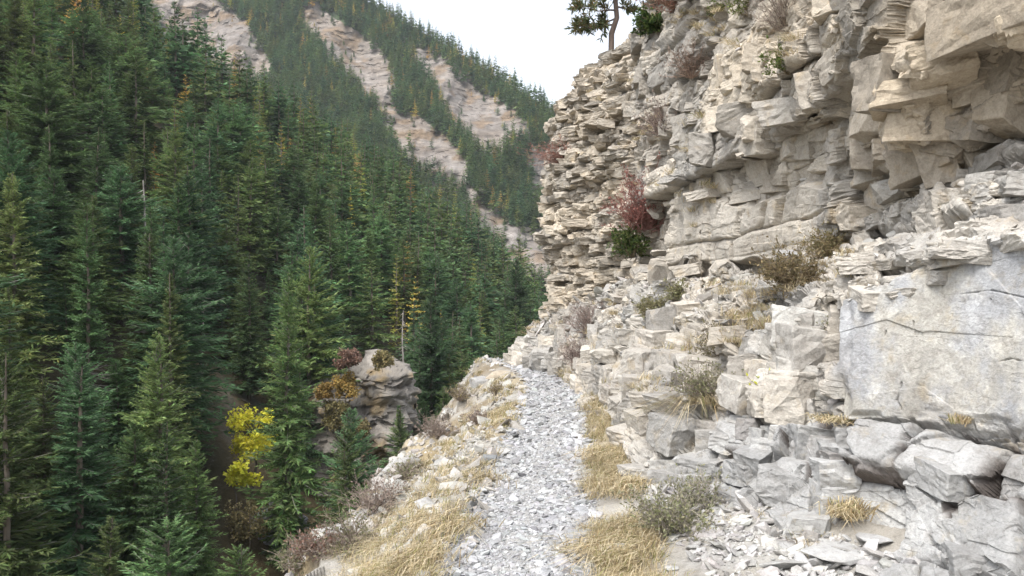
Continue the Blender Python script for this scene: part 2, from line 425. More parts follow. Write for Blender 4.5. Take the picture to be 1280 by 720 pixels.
# ------------------------------------------------------------------ the cliff on the right
C = {}
def colm(*pts): return np.array([px(*p) for p in pts])
c1 = colm((1290,850,3.3),(1290,700,3.6),(1290,530,4.0),(1290,285,4.15),(1290,150,5.4),(1290,122,5.0),(1290,20,4.7),(1290,-120,4.8),(1290,-400,5.2))
c2 = colm((1165,815,3.6),(1165,690,4.0),(1165,528,4.5),(1165,325,4.65),(1165,235,6.2),(1165,192,5.7),(1165,80,5.3),(1165,-60,5.4),(1165,-350,6))
c3 = colm((1040,745,4.2),(1045,650,4.6),(1050,528,5.0),(1052,372,5.1),(1075,297,7.0),(1070,215,6.9),(1060,110,6.7),(1055,-10,6.7),(1055,-300,7.2))
c3b = colm((1005,725,4.4),(1015,620,4.85),(1030,528,5.35),(1034,388,5.75),(1025,312,7.7),(1018,230,7.7),(1005,120,7.6),(1000,0,7.6),(1000,-280,8))
c4 = colm((905,680,5.0),(925,590,5.5),(940,515,5.9),(950,420,6.5),(950,335,9),(945,245,9),(940,140,8.9),(940,20,9.1),(940,-240,9.6))
c5 = colm((815,620,6.2),(835,555,6.6),(850,490,7.2),(865,420,8.2),(850,338,11),(850,265,11.1),(848,165,11.3),(850,60,12),(850,-180,13))
c6 = colm((765,535,9.2),(778,495,9.5),(785,455,9.9),(790,415,10.8),(785,345,14),(785,270,14.2),(782,170,14.6),(790,80,15.2),(806,36,15.8))
c7 = colm((735,492,12.2),(738,468,12.5),(741,443,12.9),(744,415,13.8),(740,375,15.4),(736,285,15.7),(735,190,16),(742,110,16.3),(756,74,16.8))
c8 = colm((698,468,15),(698,450,15.2),(700,432,15.5),(703,412,16),(703,380,16.8),(699,290,16.9),(704,205,17),(706,130,17.1),(740,84,17.6))
c9 = colm((640,455,16.9),(645,442,17),(650,430,17.2),(664,412,17.5),(690,392,17.8),(676,295,17.9),(688,215,18),(696,148,18),(735,90,18.4))
cols = [c1 + (1.4, -4, .25), c1 + (.75, -1.5, .1), c1, c2, c3, c3b, c4, c5, c6, c7, c8, c9, c9 + (.8, 2.5, 0), c9 + (4, 7, 0)]
G = np.stack(cols)                                           # (14, 9, 3)
G = np.concatenate([G[:, :1] - (0, 0, .7), G, G[:, -1:] + (1.2, 2.2, .7), G[:, -1:] + (7, 9, 3.)], 1)   # rows 0..11
ncol = [30, 80, 175, 160, 44, 115, 135, 110, 78, 68, 54, 34, 20]
nrow = [14, 140, 165, 230, 150, 90, 125, 150, 130, 30, 20]
ci = np.concatenate([i + np.arange(n) / n for i, n in enumerate(ncol)] + [[13.]])
ri = np.concatenate([i + np.arange(n) / n for i, n in enumerate(nrow)] + [[11.]])
CI, RI = np.meshgrid(ci, ri, indexing='ij')
def surf(c, r):
    c = np.clip(c, 0, 12.9999); r = np.clip(r, 0, 10.9999); i = c.astype(int); j = r.astype(int); f = (c - i)[..., None]; g = (r - j)[..., None]
    return (G[i, j] * (1 - f) + G[i + 1, j] * f) * (1 - g) + (G[i, j + 1] * (1 - f) + G[i + 1, j + 1] * f) * g
P0 = surf(CI, RI)
slab0 = (1 - sst(4.0, 4.2, CI)) * pulse(RI, 3.0, 4.0, .12)
wc = .22 * fbm(P0 * 1.3, 81, 4) * (1 - slab0); wr = .26 * fbm(P0 * 1.1 + 9, 83, 4) * (1 - slab0)
CW, RW = CI + wc * pulse(CI, 1.5, 11, .5), RI + wr * pulse(RI, 1.2, 9.0, .6)
Pc = surf(CW, RW)
PF = Pc.reshape(-1, 3)
du = np.gradient(Pc, axis=0); dv = np.gradient(Pc, axis=1)
Nn = unit(np.cross(du, dv)); sgn = np.sign((Nn * (np.array([-3., 5, 2.5]) - Pc)).sum(-1, keepdims=True))
# smooth the normals a little so that creases do not tear
for _ in range(10):
    Nn = unit(Nn + np.roll(Nn, 1, 0) + np.roll(Nn, -1, 0) + np.roll(Nn, 1, 1) + np.roll(Nn, -1, 1))
if np.median((Nn * (np.array([-3., 5, 2.5]) - Pc)).sum(-1)) < 0: Nn = -Nn
plan = np.concatenate([[0], np.cumsum(np.linalg.norm(np.diff(G[:, 5, :2], axis=0), axis=1))])
A = np.interp(CI, np.arange(14), plan) + .10 * fbm(Pc * 1.7, 85, 3)
B = Pc[..., 2] + .10 * Pc[..., 1] * .5 + .16 * fbm(Pc * .55, 86, 3) + .03 * fbm(Pc * 2.5, 87, 2)
lowf0 = vnoise(PF * 3, 118); A, B = A.ravel(), B.ravel(); Cc, Rr = CI.ravel(), RI.ravel()
slab = (1 - sst(4.0, 4.06, Cc)) * pulse(Rr, 3.02, 3.97, .03)
wI = (1 - sst(5.9, 6.7, Cc)) * (1 - sst(2.95, 3.05, Rr))
wG = (1 - sst(4.3, 5.0, Cc)) * pulse(Rr, 4.0, 5.0, .1)
wF = (1 - sst(4.2, 5.6, Cc)) * sst(4.95, 5.15, Rr)
wC = sst(4.4, 5.4, Cc) * (1 - sst(7.4, 8.3, Cc)) * sst(4.8, 5.1, Rr)
wD = sst(4.4, 5.0, Cc) * pulse(Rr, 4.0, 4.95, .12)
wE = sst(5.9, 6.7, Cc) * (1 - sst(3.9, 4.1, Rr))
wA = sst(7.4, 8.3, Cc) * sst(4.8, 5.1, Rr)
tot = wI + wG + wF + wC + wD + wE + wA
rest = np.clip(1 - tot - slab, 0, 1)
wE = wE + rest
d_fine, hA, hlA = brick_disp(A, B, .17, .36, .17, 101, .8, .2, .8)
d_xs, hX, hlX = brick_disp(A + .05 * lowf0, B, .075, .2, .07, 115, .6, .3, .9)
d_med, hE, hlE = brick_disp(A, B, .27, .44, .18, 102, .8, .2, .7)
d_big, hC, hlC = brick_disp(A, B, .58, .8, .32, 103, .6, .08, .5)
d_thin, hG, hlG = brick_disp(A, B * 1.0, .075, .5, .13, 104, .5, .4)
fF, eF, cF = facets(PF, (1.25, 1.4, .8), 105, 1.5)
fG, eG, cG = facets(PF, (.5, .55, .35), 119, 1.2)
fI, eI, cI = facets(PF, (.42, .6, .30), 106, .9)
d_I, hI, hlI = brick_disp(A * 1.0, B, .30, .7, .10, 107, .9, .13, .9)
lowf = fbm(PF * .8, 110, 3)

big = .17 * fF - .07 * np.exp(-eF / .08)
disp = wA * (d_fine + .55 * d_xs + .12 * lowf) + wE * (d_med + .4 * d_xs + .1 * lowf) + wC * (.62 * d_big + .14 * d_fine + .15 * d_xs + .05 * fF) \
     + wG * d_thin + wF * (.85 * big + .30 * d_big + .07 * fG + .03 * d_xs) + wI * (.05 * fI + 1.25 * d_I + .07 * pulse(Rr, 2.45, 2.95, .12)) \
     + wD * (.07 * fI + .35 * d_thin + .3 * d_med) + slab * (.008 * fG + .012 * lowf - .035 * (1 - sst(.03, .10, np.minimum(np.minimum(4.0 - Cc, 1) * .55, np.minimum(Rr - 3.0, 4.0 - Rr)))) * sst(-.1, .3, vnoise(PF * 6, 117)) + .012 * fbm(PF * np.array([2, 2, .8]), 113, 3))
# the smooth jointed wall above the grassy ledge
smooth = pulse(Cc, 4.45, 7.1, .12) * pulse(Rr, 5.08, 5.95, .04)
jointS, hS, hlS = brick_disp(A, B, .85, .62, .10, 116, .8, .05, .7)
disp = disp * (1 - .8 * smooth) + smooth * (.06 + jointS)
# dark seams under the slab and under the upper wall
disp = disp - .10 * (1 - sst(4.6, 5.4, Cc)) * np.exp(-((Rr - 2.985 + .03 * lowf) / .022) ** 2)
disp = disp - .14 * pulse(Cc, 4.6, 8, .4) * np.exp(-((Rr - 5.0) / .05) ** 2)
# narrow cracks in the big slab
su, sv = proj(PF)
for pts in ([(1143, 402), (1141, 440), (1137, 466)], [(1126, 478), (1122, 500), (1127, 512)], [(1236, 300), (1237, 322)], [(1238, 374), (1233, 408)], [(1107, 414), (1104, 430)], [(1238, 455), (1262, 448), (1282, 452)], [(1200, 368), (1240, 363), (1280, 372)], [(1150, 325), (1120, 338), (1098, 352)]):
    for (x0, y0), (x1, y1) in zip(pts[:-1], pts[1:]):
        tq = np.clip(((su - x0) * (x1 - x0) + (sv - y0) * (y1 - y0)) / ((x1 - x0) ** 2 + (y1 - y0) ** 2), 0, 1)
        dd = np.hypot(su - x0 - tq * (x1 - x0) + 1.5 * vnoise(PF * 22, 3), sv - y0 - tq * (y1 - y0))
        disp = disp - slab * .02 * np.exp(-(dd / .8) ** 2) * sst(-.25, .15, vnoise(PF * 14, 5))
P1 = (PF + Nn.reshape(-1, 3) * disp[:, None]).reshape(Pc.shape)
for _ in range(1):                              # even the steep block sides out before the fine detail goes on
    Q = P1.copy(); Q[1:-1, 1:-1] = P1[1:-1, 1:-1] * .5 + .125 * (P1[:-2, 1:-1] + P1[2:, 1:-1] + P1[1:-1, :-2] + P1[1:-1, 2:]); P1 = Q
N1 = unit(np.cross(np.gradient(P1, axis=0), np.gradient(P1, axis=1)))
if (N1 * Nn).sum() < 0: N1 = -N1
for _ in range(2): N1 = unit(N1 * 2 + np.roll(N1, 1, 0) + np.roll(N1, -1, 0) + np.roll(N1, 1, 1) + np.roll(N1, -1, 1))
PF2 = P1.reshape(-1, 3)
fS, eS, cS = facets(PF2, (.20, .22, .08), 108, .8)
fT, eT, cT = facets(PF2, (.065, .07, .03), 109, .8)
fU, eU, cU = facets(PF2, (.36, .42, .16), 114, .8)
d2 = wA * (.022 * fS + .008 * fT) + wE * (.02 * fS + .007 * fT) + wC * (.02 * fU + .007 * fS + .003 * fT) + wG * (.022 * fS + .008 * fT) \
   + wF * (.030 * fU + .010 * fS + .003 * fT) + wI * (.018 * fU + .006 * fS + .002 * fT) + wD * (.05 * fS + .016 * fT) + slab * .001 * fT
d2 = d2 * (1 - .6 * smooth) + .006 * (1 - .8 * slab) * fbm(PF2 * 9, 111, 3) + .002 * (1 - .7 * slab) * fbm(PF2 * 25, 112, 3)
PD = PF2 + N1.reshape(-1, 3) * d2[:, None]
# colours of the stone itself
grey = np.array([.36, .352, .335]); warm = np.array([.40, .352, .285]); blue = np.array([.32, .327, .34]); beige = np.array([.375, .36, .325]); brown = np.array([.36, .285, .19]); white = np.array([.315, .315, .31])
hb = np.where(wA > .5, hA, np.where(wI > .5, hI, np.where(wC > .5, hC, hE)))
nw = fbm(PF * .7, 121, 4)
mixw = np.clip(.35 + .5 * nw + .5 * (hb - .5) + .5 * wA + .3 * wC + .35 * wF - .45 * wI - .5 * slab, 0, 1)[:, None]
tc = grey * (1 - mixw) + warm * mixw
tc = tc * (1 - wF[:, None] * .45 * sst(-.2, .4, nw)[:, None]) + brown * (wF[:, None] * .45 * sst(-.2, .4, nw)[:, None])
sw = slab[:, None]; ms = (.15 + .85 * sst(-.2, .25, fbm(PF * np.array([3.4, 3.4, 2.4]), 122, 6, .65)))[:, None]; sp = sst(.18, .34, fbm(PF * 11, 123, 4))[:, None]
slabc = (blue * (1 - ms) + beige * ms) * (1 + .22 * sp) * (1 - .18 * sst(.1, .5, fbm(PF * np.array([7, 7, .9]), 124, 4))[:, None])
tc = tc * (1 - sw) + slabc * sw
iw = (wI * .75)[:, None]; tc = tc * (1 - iw) + white * iw
tc = tc * (1 - .5 * smooth[:, None]) + np.array([.40, .375, .335]) * .5 * smooth[:, None]
tc = tc * (.82 + .36 * hb[:, None] * (1 - sw) + .18 * sw)
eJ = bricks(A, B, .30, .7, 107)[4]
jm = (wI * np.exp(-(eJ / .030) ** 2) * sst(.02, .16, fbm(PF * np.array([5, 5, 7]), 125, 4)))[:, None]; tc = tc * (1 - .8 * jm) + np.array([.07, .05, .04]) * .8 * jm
cliff_grid = Pc.shape[:2]
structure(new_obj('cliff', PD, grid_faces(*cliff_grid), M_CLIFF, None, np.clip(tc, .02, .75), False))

# lookup of the cliff point seen in a given photo pixel
pu, pv = proj(PD); ok = (pu > 0) & (pu < 1320) & (pv > -40) & (pv < 760)
iu = np.clip((pu / 3).astype(int), 0, 449); iv = np.clip(((pv + 42) / 3).astype(int), 0, 279)
ZB_ = np.full((450, 280), 1e9); np.minimum.at(ZB_, (iu[ok], iv[ok]), PD[ok, 1])
IDX = np.full((450, 280), -1); sel = np.where(ok & (PD[:, 1] <= ZB_[iu, iv] + 1e-6))[0]; IDX[iu[sel], iv[sel]] = sel
NF = N1.reshape(-1, 3)
def cliff_at(u, v):
    a, b = int(u / 3), int((v + 42) / 3)
    for r in range(0, 6):
        w_ = IDX[max(a - r, 0):a + r + 1, max(b - r, 0):b + r + 1].ravel(); w_ = w_[w_ >= 0]
        if len(w_):
            k = w_[np.argmin(PD[w_, 1])]; return PD[k].copy(), NF[k].copy()
    return px(u, v, 10), np.array([-1., 0, 0])
def ground_at(u, v):
    d = np.linspace(2.5, 22, 1200); P = np.stack([(u - 640) / F * d, d, CAMZ + (360 - v) / F * d], -1)
    g = gz(P[:, 0], P[:, 1]); k = np.argmax(P[:, 2] <= g)
    return np.array([P[k, 0], P[k, 1], g[k]])
def hill_at(u, v):
    d = np.linspace(30, 420, 1600); P = np.stack([(u - 640) / F * d, d, CAMZ + (360 - v) / F * d], -1)
    g = np.maximum(s1z(P[:, 0], P[:, 1]), -46); k = np.argmax(P[:, 2] <= g); return np.array([P[k, 0], P[k, 1], g[k]])

# ------------------------------------------------------------------ loose stones
def rock_template(seed, flat=.5):
    r = np.random.default_rng(seed)
    import bmesh
    bm = bmesh.new()
    for _ in range(16):
        p = r.normal(size=3); p = p / np.linalg.norm(p) * r.uniform(.8, 1.05); p = np.sign(p) * np.abs(p) ** .75
        bm.verts.new(p * (1, r.uniform(.6, .95), flat))
    res = bmesh.ops.convex_hull(bm, input=bm.verts)
    bmesh.ops.delete(bm, geom=[v for v in bm.verts if not v.link_faces], context='VERTS')
    bmesh.ops.triangulate(bm, faces=bm.faces)
    bm.verts.index_update(); V = np.array([v.co[:] for v in bm.verts]); Fq = np.array([[v.index for v in f.verts] for f in bm.faces]); bm.free()
    return V, Fq
TPL = [rock_template(200 + i, .32 + .05 * (i % 6)) for i in range(14)]
def scatter(acc, P, size, tints, tilt=.35, sink=.15, seed=0):
    r = np.random.default_rng(seed); n = len(P); ty = r.integers(0, len(TPL), n)
    yaw = r.uniform(0, 6.283, n); ax = r.normal(0, tilt, (n, 2))
    cy, sy = np.cos(yaw), np.sin(yaw)
    for k, (V, Fq) in enumerate(TPL):
        m = np.where(ty == k)[0]
        if not len(m): continue
        sv = V[None] * size[m, None, None] * np.stack([r.uniform(.7, 1.3, len(m)), r.uniform(.7, 1.2, len(m)), r.uniform(.7, 1.3, len(m))], -1)[:, None]
        x = sv[..., 0] * cy[m, None] - sv[..., 1] * sy[m, None]; y = sv[..., 0] * sy[m, None] + sv[..., 1] * cy[m, None]
        z = sv[..., 2] + x * ax[m, 0, None] + y * ax[m, 1, None]
        W = np.stack([x, y, z], -1) + P[m, None] + np.array([0, 0, 1.]) * (size[m, None, None] * sink)
        Fk = (Fq[None] + (np.arange(len(m)) * len(V))[:, None, None]).reshape(-1, 3)
        acc.add(W.reshape(-1, 3), Fk, np.repeat(tints[m], len(V), 0))
def stone_tints(n, base, r, s=.16):
    b = np.asarray(base) * (1 + r.normal(0, s, (n, 1))); b = b * (1 + r.normal(0, .012, (n, 3))); return np.clip(b, .05, .72)
acc = Acc()
n = 38000
iy = rng.uniform(1 / 18.5, 1 / 3.2, n) ** 1.0; Y = 1 / iy
X = path_c(Y) + path_w(Y) * rng.uniform(-1.12, 1.12, n) + rng.normal(0, .03, n)
sz = (.62 + .55 * np.minimum(np.abs(X - path_c(Y)) / path_w(Y), 1.2)) * np.clip(np.exp(rng.normal(math.log(.0092), .7, n)), .004, .06) * np.interp(Y, [3, 8, 18], [.8, 1.15, 2.1])
scatter(acc, xyz(X, Y, gz(X, Y)), sz, stone_tints(n, (.335, .338, .345), rng, .22), .2, .1, 1)
o = acc.obj('gravel', M_STONE); stuff(o, 'pale grey broken stone covering the footpath', 'gravel')
acc = Acc()
n = 8000
Y = 1 / rng.uniform(1 / 19, 1 / 4.6, n); c, hw = path_c(Y), path_w(Y)
lw = rng.uniform(0, 1, n) ** .8 * ((c - hw) - brink_x(Y) + .7); X = c - hw + .1 - lw
keep = fbm(xyz(X * 1.1, Y * 1.1, 5), 131, 3) + rng.normal(0, .25, n) > -.05
X, Y = X[keep], Y[keep]; n = len(X)
sz = np.clip(np.exp(rng.normal(math.log(.020), .72, n)), .006, .11) * np.interp(Y, [4, 18], [.9, 1.3])
scatter(acc, xyz(X, Y, gz(X, Y)), sz, stone_tints(n, (.36, .345, .32), rng), .4, .15, 2)
n = 4200
Y = 1 / rng.uniform(1 / 16, 1 / 4.0, n); c, hw = path_c(Y), path_w(Y); X = c + hw + rng.uniform(.3, 1, n) ** .7 * (base_x(Y) - c - hw + .3)
sz = np.clip(np.exp(rng.normal(math.log(.013), .75, n)), .005, .075)
scatter(acc, xyz(X, Y, gz(X, Y)), sz, stone_tints(n, (.38, .37, .355), rng), .4, .15, 3)
# rubble lying on the ledges of the cliff: pick gently sloping cliff points
cand = np.where((NF[:, 2] > .45) & (PD[:, 1] > 3.5) & (PD[:, 1] < 19) & (Rr > 1.2) & (Rr < 9) & (slab < .2) & ((wD > .5) | (rng.uniform(0, 1, len(PD)) < .08 + .2 * wE - .08 * wI)))[0]
pk = rng.choice(cand, 1900, p=(PD[cand, 1] ** 1.2) / (PD[cand, 1] ** 1.2).sum())
sz = np.clip(np.exp(rng.normal(math.log(.028), .6, len(pk))), .010, .11) * np.interp(PD[pk, 1], [4, 9, 18], [.75, 1.1, 1.5])
scatter(acc, PD[pk], sz, stone_tints(len(pk), (.37, .355, .33), rng), .45, .1, 4)
o = acc.obj('rubble', M_STONE); stuff(o, 'loose limestone rubble on the bank and cliff ledges', 'rubble')

# ------------------------------------------------------------------ angular blocks standing out of the beds
def block_template(seed):
    import bmesh
    r = np.random.default_rng(seed); bm = bmesh.new(); bmesh.ops.create_cube(bm, size=2)
    for v in bm.verts: v.co = Vector(np.array(v.co) + r.uniform(-.32, .12, 3) * np.sign(v.co))
    for _ in range(4):
        nrm = unit(np.sign(r.normal(size=3)) * r.uniform(.15, 1, 3)); ext = max(float(np.dot(np.array(v.co), nrm)) for v in bm.verts)
        g = bmesh.ops.bisect_plane(bm, geom=bm.verts[:] + bm.edges[:] + bm.faces[:], plane_co=nrm * ext * r.uniform(.72, .94), plane_no=nrm, clear_outer=True)
        ed = [e for e in g['geom_cut'] if isinstance(e, bmesh.types.BMEdge)]
        if ed: bmesh.ops.contextual_create(bm, geom=ed)
    bmesh.ops.bevel(bm, geom=bm.edges[:], offset=.03, segments=1, affect='EDGES', clamp_overlap=True)
    bmesh.ops.triangulate(bm, faces=bm.faces); bmesh.ops.subdivide_edges(bm, edges=[e for e in bm.edges if e.calc_length() > .35], cuts=3, use_grid_fill=True); bmesh.ops.triangulate(bm, faces=bm.faces); bmesh.ops.subdivide_edges(bm, edges=[e for e in bm.edges if e.calc_length() > .22], cuts=1, use_grid_fill=True); bmesh.ops.triangulate(bm, faces=bm.faces)
    bm.verts.index_update(); V = np.array([v.co[:] for v in bm.verts]); Fq = np.array([[v.index for v in f.verts] for f in bm.faces]); bm.free()
    V = V + .07 * np.stack([fbm(V * 1.4 + 7 * k, seed + k, 3) for k in range(3)], -1)
    fa, _, _ = facets(V, (.7, .7, .35), seed + 5, 1.1); fb, _, _ = facets(V, (.3, .3, .13), seed + 6, 1.0)
    V = V * (1 + (.030 * fa + .016 * fb)[:, None] * np.array([1, 1, .4])) + .010 * np.stack([fbm(V * 6 + 5 * k, seed + k, 2) for k in range(3)], -1)
    return V, Fq
BT = [block_template(700 + i) for i in range(16)]
blk = Acc()
def place_blocks(w_, n, ln, ht, dp, tilt=.08, yawj=.25, sink=.3, seed=0, cmin=0, cmax=13, rmin=1.2, rmax=9.3):
    r = np.random.default_rng(seed)
    c_ = np.where((w_ > .5) & (Cc > cmin) & (Cc < cmax) & (Rr > rmin) & (Rr < rmax) & (slab < .05) & (smooth < .05) & (PD[:, 1] > 3))[0]
    pr = PD[c_, 1] ** 1.3; pk = r.choice(c_, n, p=pr / pr.sum())
    for i in pk:
        V, Fq = BT[r.integers(len(BT))]; q = r.uniform(.5, 1)
        dim = np.array([r.uniform(*ln), r.uniform(*dp), r.uniform(*ht)]) * .5 * (1.25 - .5 * (1 - q))
        n_ = NF[i]; nh = np.array([n_[0], n_[1], 0.]); nh = nh / max(np.linalg.norm(nh), .05)
        a_ = math.atan2(nh[1], nh[0]) - math.pi / 2 + r.normal(0, yawj); p_, w2 = r.normal(0, tilt, 2)
        ca, sa = math.cos(a_), math.sin(a_)
        Mz = np.array([[ca, -sa, 0], [sa, ca, 0], [0, 0, 1]]); Mt = np.array([[1, 0, -p_], [0, 1, -w2], [p_, w2, 1]])
        W = (V * dim) @ (Mz @ Mt).T + PD[i] - n_ * dim[1] * sink * 2
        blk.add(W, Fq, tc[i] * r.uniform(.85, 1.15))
place_blocks(wE, 300, (.14, .46), (.12, .34), (.2, .42), .09, .35, .30, 1, 4.6, 11)
place_blocks(wA, 1000, (.14, .55), (.05, .17), (.2, .5), .07, .4, .3, 2)
place_blocks(wC, 170, (.2, .7), (.10, .36), (.25, .5), .06, .25, .38, 3)
place_blocks(wD, 200, (.12, .38), (.05, .18), (.14, .36), .18, 1.2, .18, 4)
place_blocks(wG, 110, (.12, .38), (.06, .15), (.2, .4), .10, .35, .3, 5)
place_blocks(wF, 80, (.2, .6), (.14, .40), (.25, .5), .14, .35, .38, 6, 1.9)
place_blocks(wI, 34, (.16, .4), (.12, .26), (.2, .36), .07, .3, .36, 7, 4.3, 6.6, 1.4, 3.9)
place_blocks(wI, 6, (.2, .36), (.10, .2), (.2, .3), .08, .3, .34, 8, 1.5, 4.3, 1.4, 2.8)
structure(blk.obj('bedrock', M_CLIFF))
# ------------------------------------------------------------------ grass
def blades(acc, base, outd, ln, wd, bend, col):
    """base (n,3), outd (n,3) initial direction, ln/wd (n), bend (n,3) sideways pull at the tip"""
    n = len(base); ln = ln[:, None]
    side = unit(np.cross(outd, np.array([.3, .2, 1.])) + 1e-6) * wd[:, None]
    m1 = base + outd * ln * .5 + bend * ln * .18; tip = base + outd * ln * .85 + bend * ln * .75
    V = np.stack([base - side, base + side, m1 + side * .7, m1 - side * .7, tip], 1).reshape(-1, 3)
    i = np.arange(n) * 5
    T = np.repeat(col, 5, 0)
    n0 = acc.n
    acc.add(V, np.stack([i, i + 1, i + 2, i + 3], -1), T)
    acc.F3.append(np.stack([i + 3, i + 2, i + 4], -1) + n0)
STRAW = np.array([.56, .455, .275]); PALE = np.array([.70, .62, .45]); GREENY = np.array([.27, .27, .10])
def tuft(acc, P, n, L, spread, lean=(0, 0, 0), green=.1, droop=.55, r=rng, wd=.0022):
    az = r.uniform(0, 6.283, n); el = np.abs(r.normal(0, .42, n))
    lean = np.asarray(lean) + np.array([r.normal(0, .22), r.normal(0, .22), 0])
    d = unit(np.stack([np.cos(az) * np.sin(el), np.sin(az) * np.sin(el), np.cos(el)], -1) + np.asarray(lean))
    bd = np.stack([np.cos(az), np.sin(az), -np.ones(n) * .9], -1) * droop + np.asarray(lean) * .6
    b = np.asarray(P) + np.stack([r.normal(0, spread, n), r.normal(0, spread, n), np.full(n, -.02)], -1)
    k = r.uniform(0, 1, (n, 1)); col = STRAW * (1 - k) + PALE * k
    dk = r.uniform(0, 1, (n, 1)) < .22; col = np.where(dk, col * np.array([.62, .56, .5]), col); g = (r.uniform(0, 1, (n, 1)) < green); col = np.where(g, GREENY, col) * r.uniform(.75, 1.15, (n, 1))
    blades(acc, b, d, L * r.uniform(.5, 1.15, n), np.full(n, wd) * r.uniform(.7, 1.5, n), bd, col)
acc = Acc()
def strip(n, xf, yr, dens_seed, L, nb, green, lean=(0, 0, 0), thr=-.1):
    Y = 1 / rng.uniform(1 / yr[1], 1 / yr[0], n); X = xf(Y, rng.uniform(0, 1, n))
    k = fbm(xyz(X * 1.4, Y * 1.4, 3), dens_seed, 3) + rng.normal(0, .12, n) > thr
    X, Y = X[k], Y[k]; Z = gz(X, Y)
    for x, y, z in zip(X, Y, Z):
        s = rng.uniform(.6, 1.2)
        tuft(acc, (x, y, z), int(nb * rng.uniform(.6, 1.3)), L * s, .035 + .01 * s, lean, green, wd=.0012 + .00022 * y)
# straw strip between the path and the cliff
strip(620, lambda Y, q: path_c(Y) + path_w(Y) + .03 + q ** 1.2 * np.minimum(base_x(Y) - path_c(Y) - path_w(Y) + .05, .42), (3.6, 17.5), 141, .24, 46, .14, (-.12, -.1, 0), -.12)
# grass along the outer edge of the path
def outer(Y, q): return path_c(Y) - path_w(Y) - .05 - q ** 1.3 * np.minimum(.95, (path_c(Y) - path_w(Y)) - brink_x(Y) + .1)
strip(520, outer, (4.3, 18.5), 142, .21, 44, .18, (-.08, -.05, 0), .04)
strip(240, lambda Y, q: brink_x(Y) + .5 - q * 1.2, (5.5, 18), 143, .2, 36, .25, (-.15, 0, 0), .15)
# dry grass on the cliff ledges
def ledge_patch(u0, v0, u1, v1, n, L, nb=34, green=.1):
    for _ in range(n):
        p, nn_ = cliff_at(rng.uniform(u0, u1), rng.uniform(v0, v1))
        if nn_[2] < .15 or p[1] > 25: continue
        tuft(acc, p + nn_ * .01, nb, L * rng.uniform(.6, 1.2), .04, (nn_[0] * .4, nn_[1] * .4, 0), green, .6, wd=.0012 + .00022 * p[1])
for a in [(890,355,975,420,60,.2), (730,370,860,440,60,.24), (860,400,930,440,22,.2), (950,310,1070,365,30,.16), (800,640,940,720,34,.16), (720,100,830,200,40,.2),
          (790,130,880,250,40,.22), (650,395,705,415,18,.25), (740,440,830,500,34,.16), (960,40,1000,100,12,.16), (850,225,900,300,16,.2), (930,640,1060,720,16,.13), (800,5,930,60,24,.2)]:
    ledge_patch(*a)
o = acc.obj('grass', M_GRASS); stuff(o, 'dry straw coloured grass along the path and ledges', 'grass')

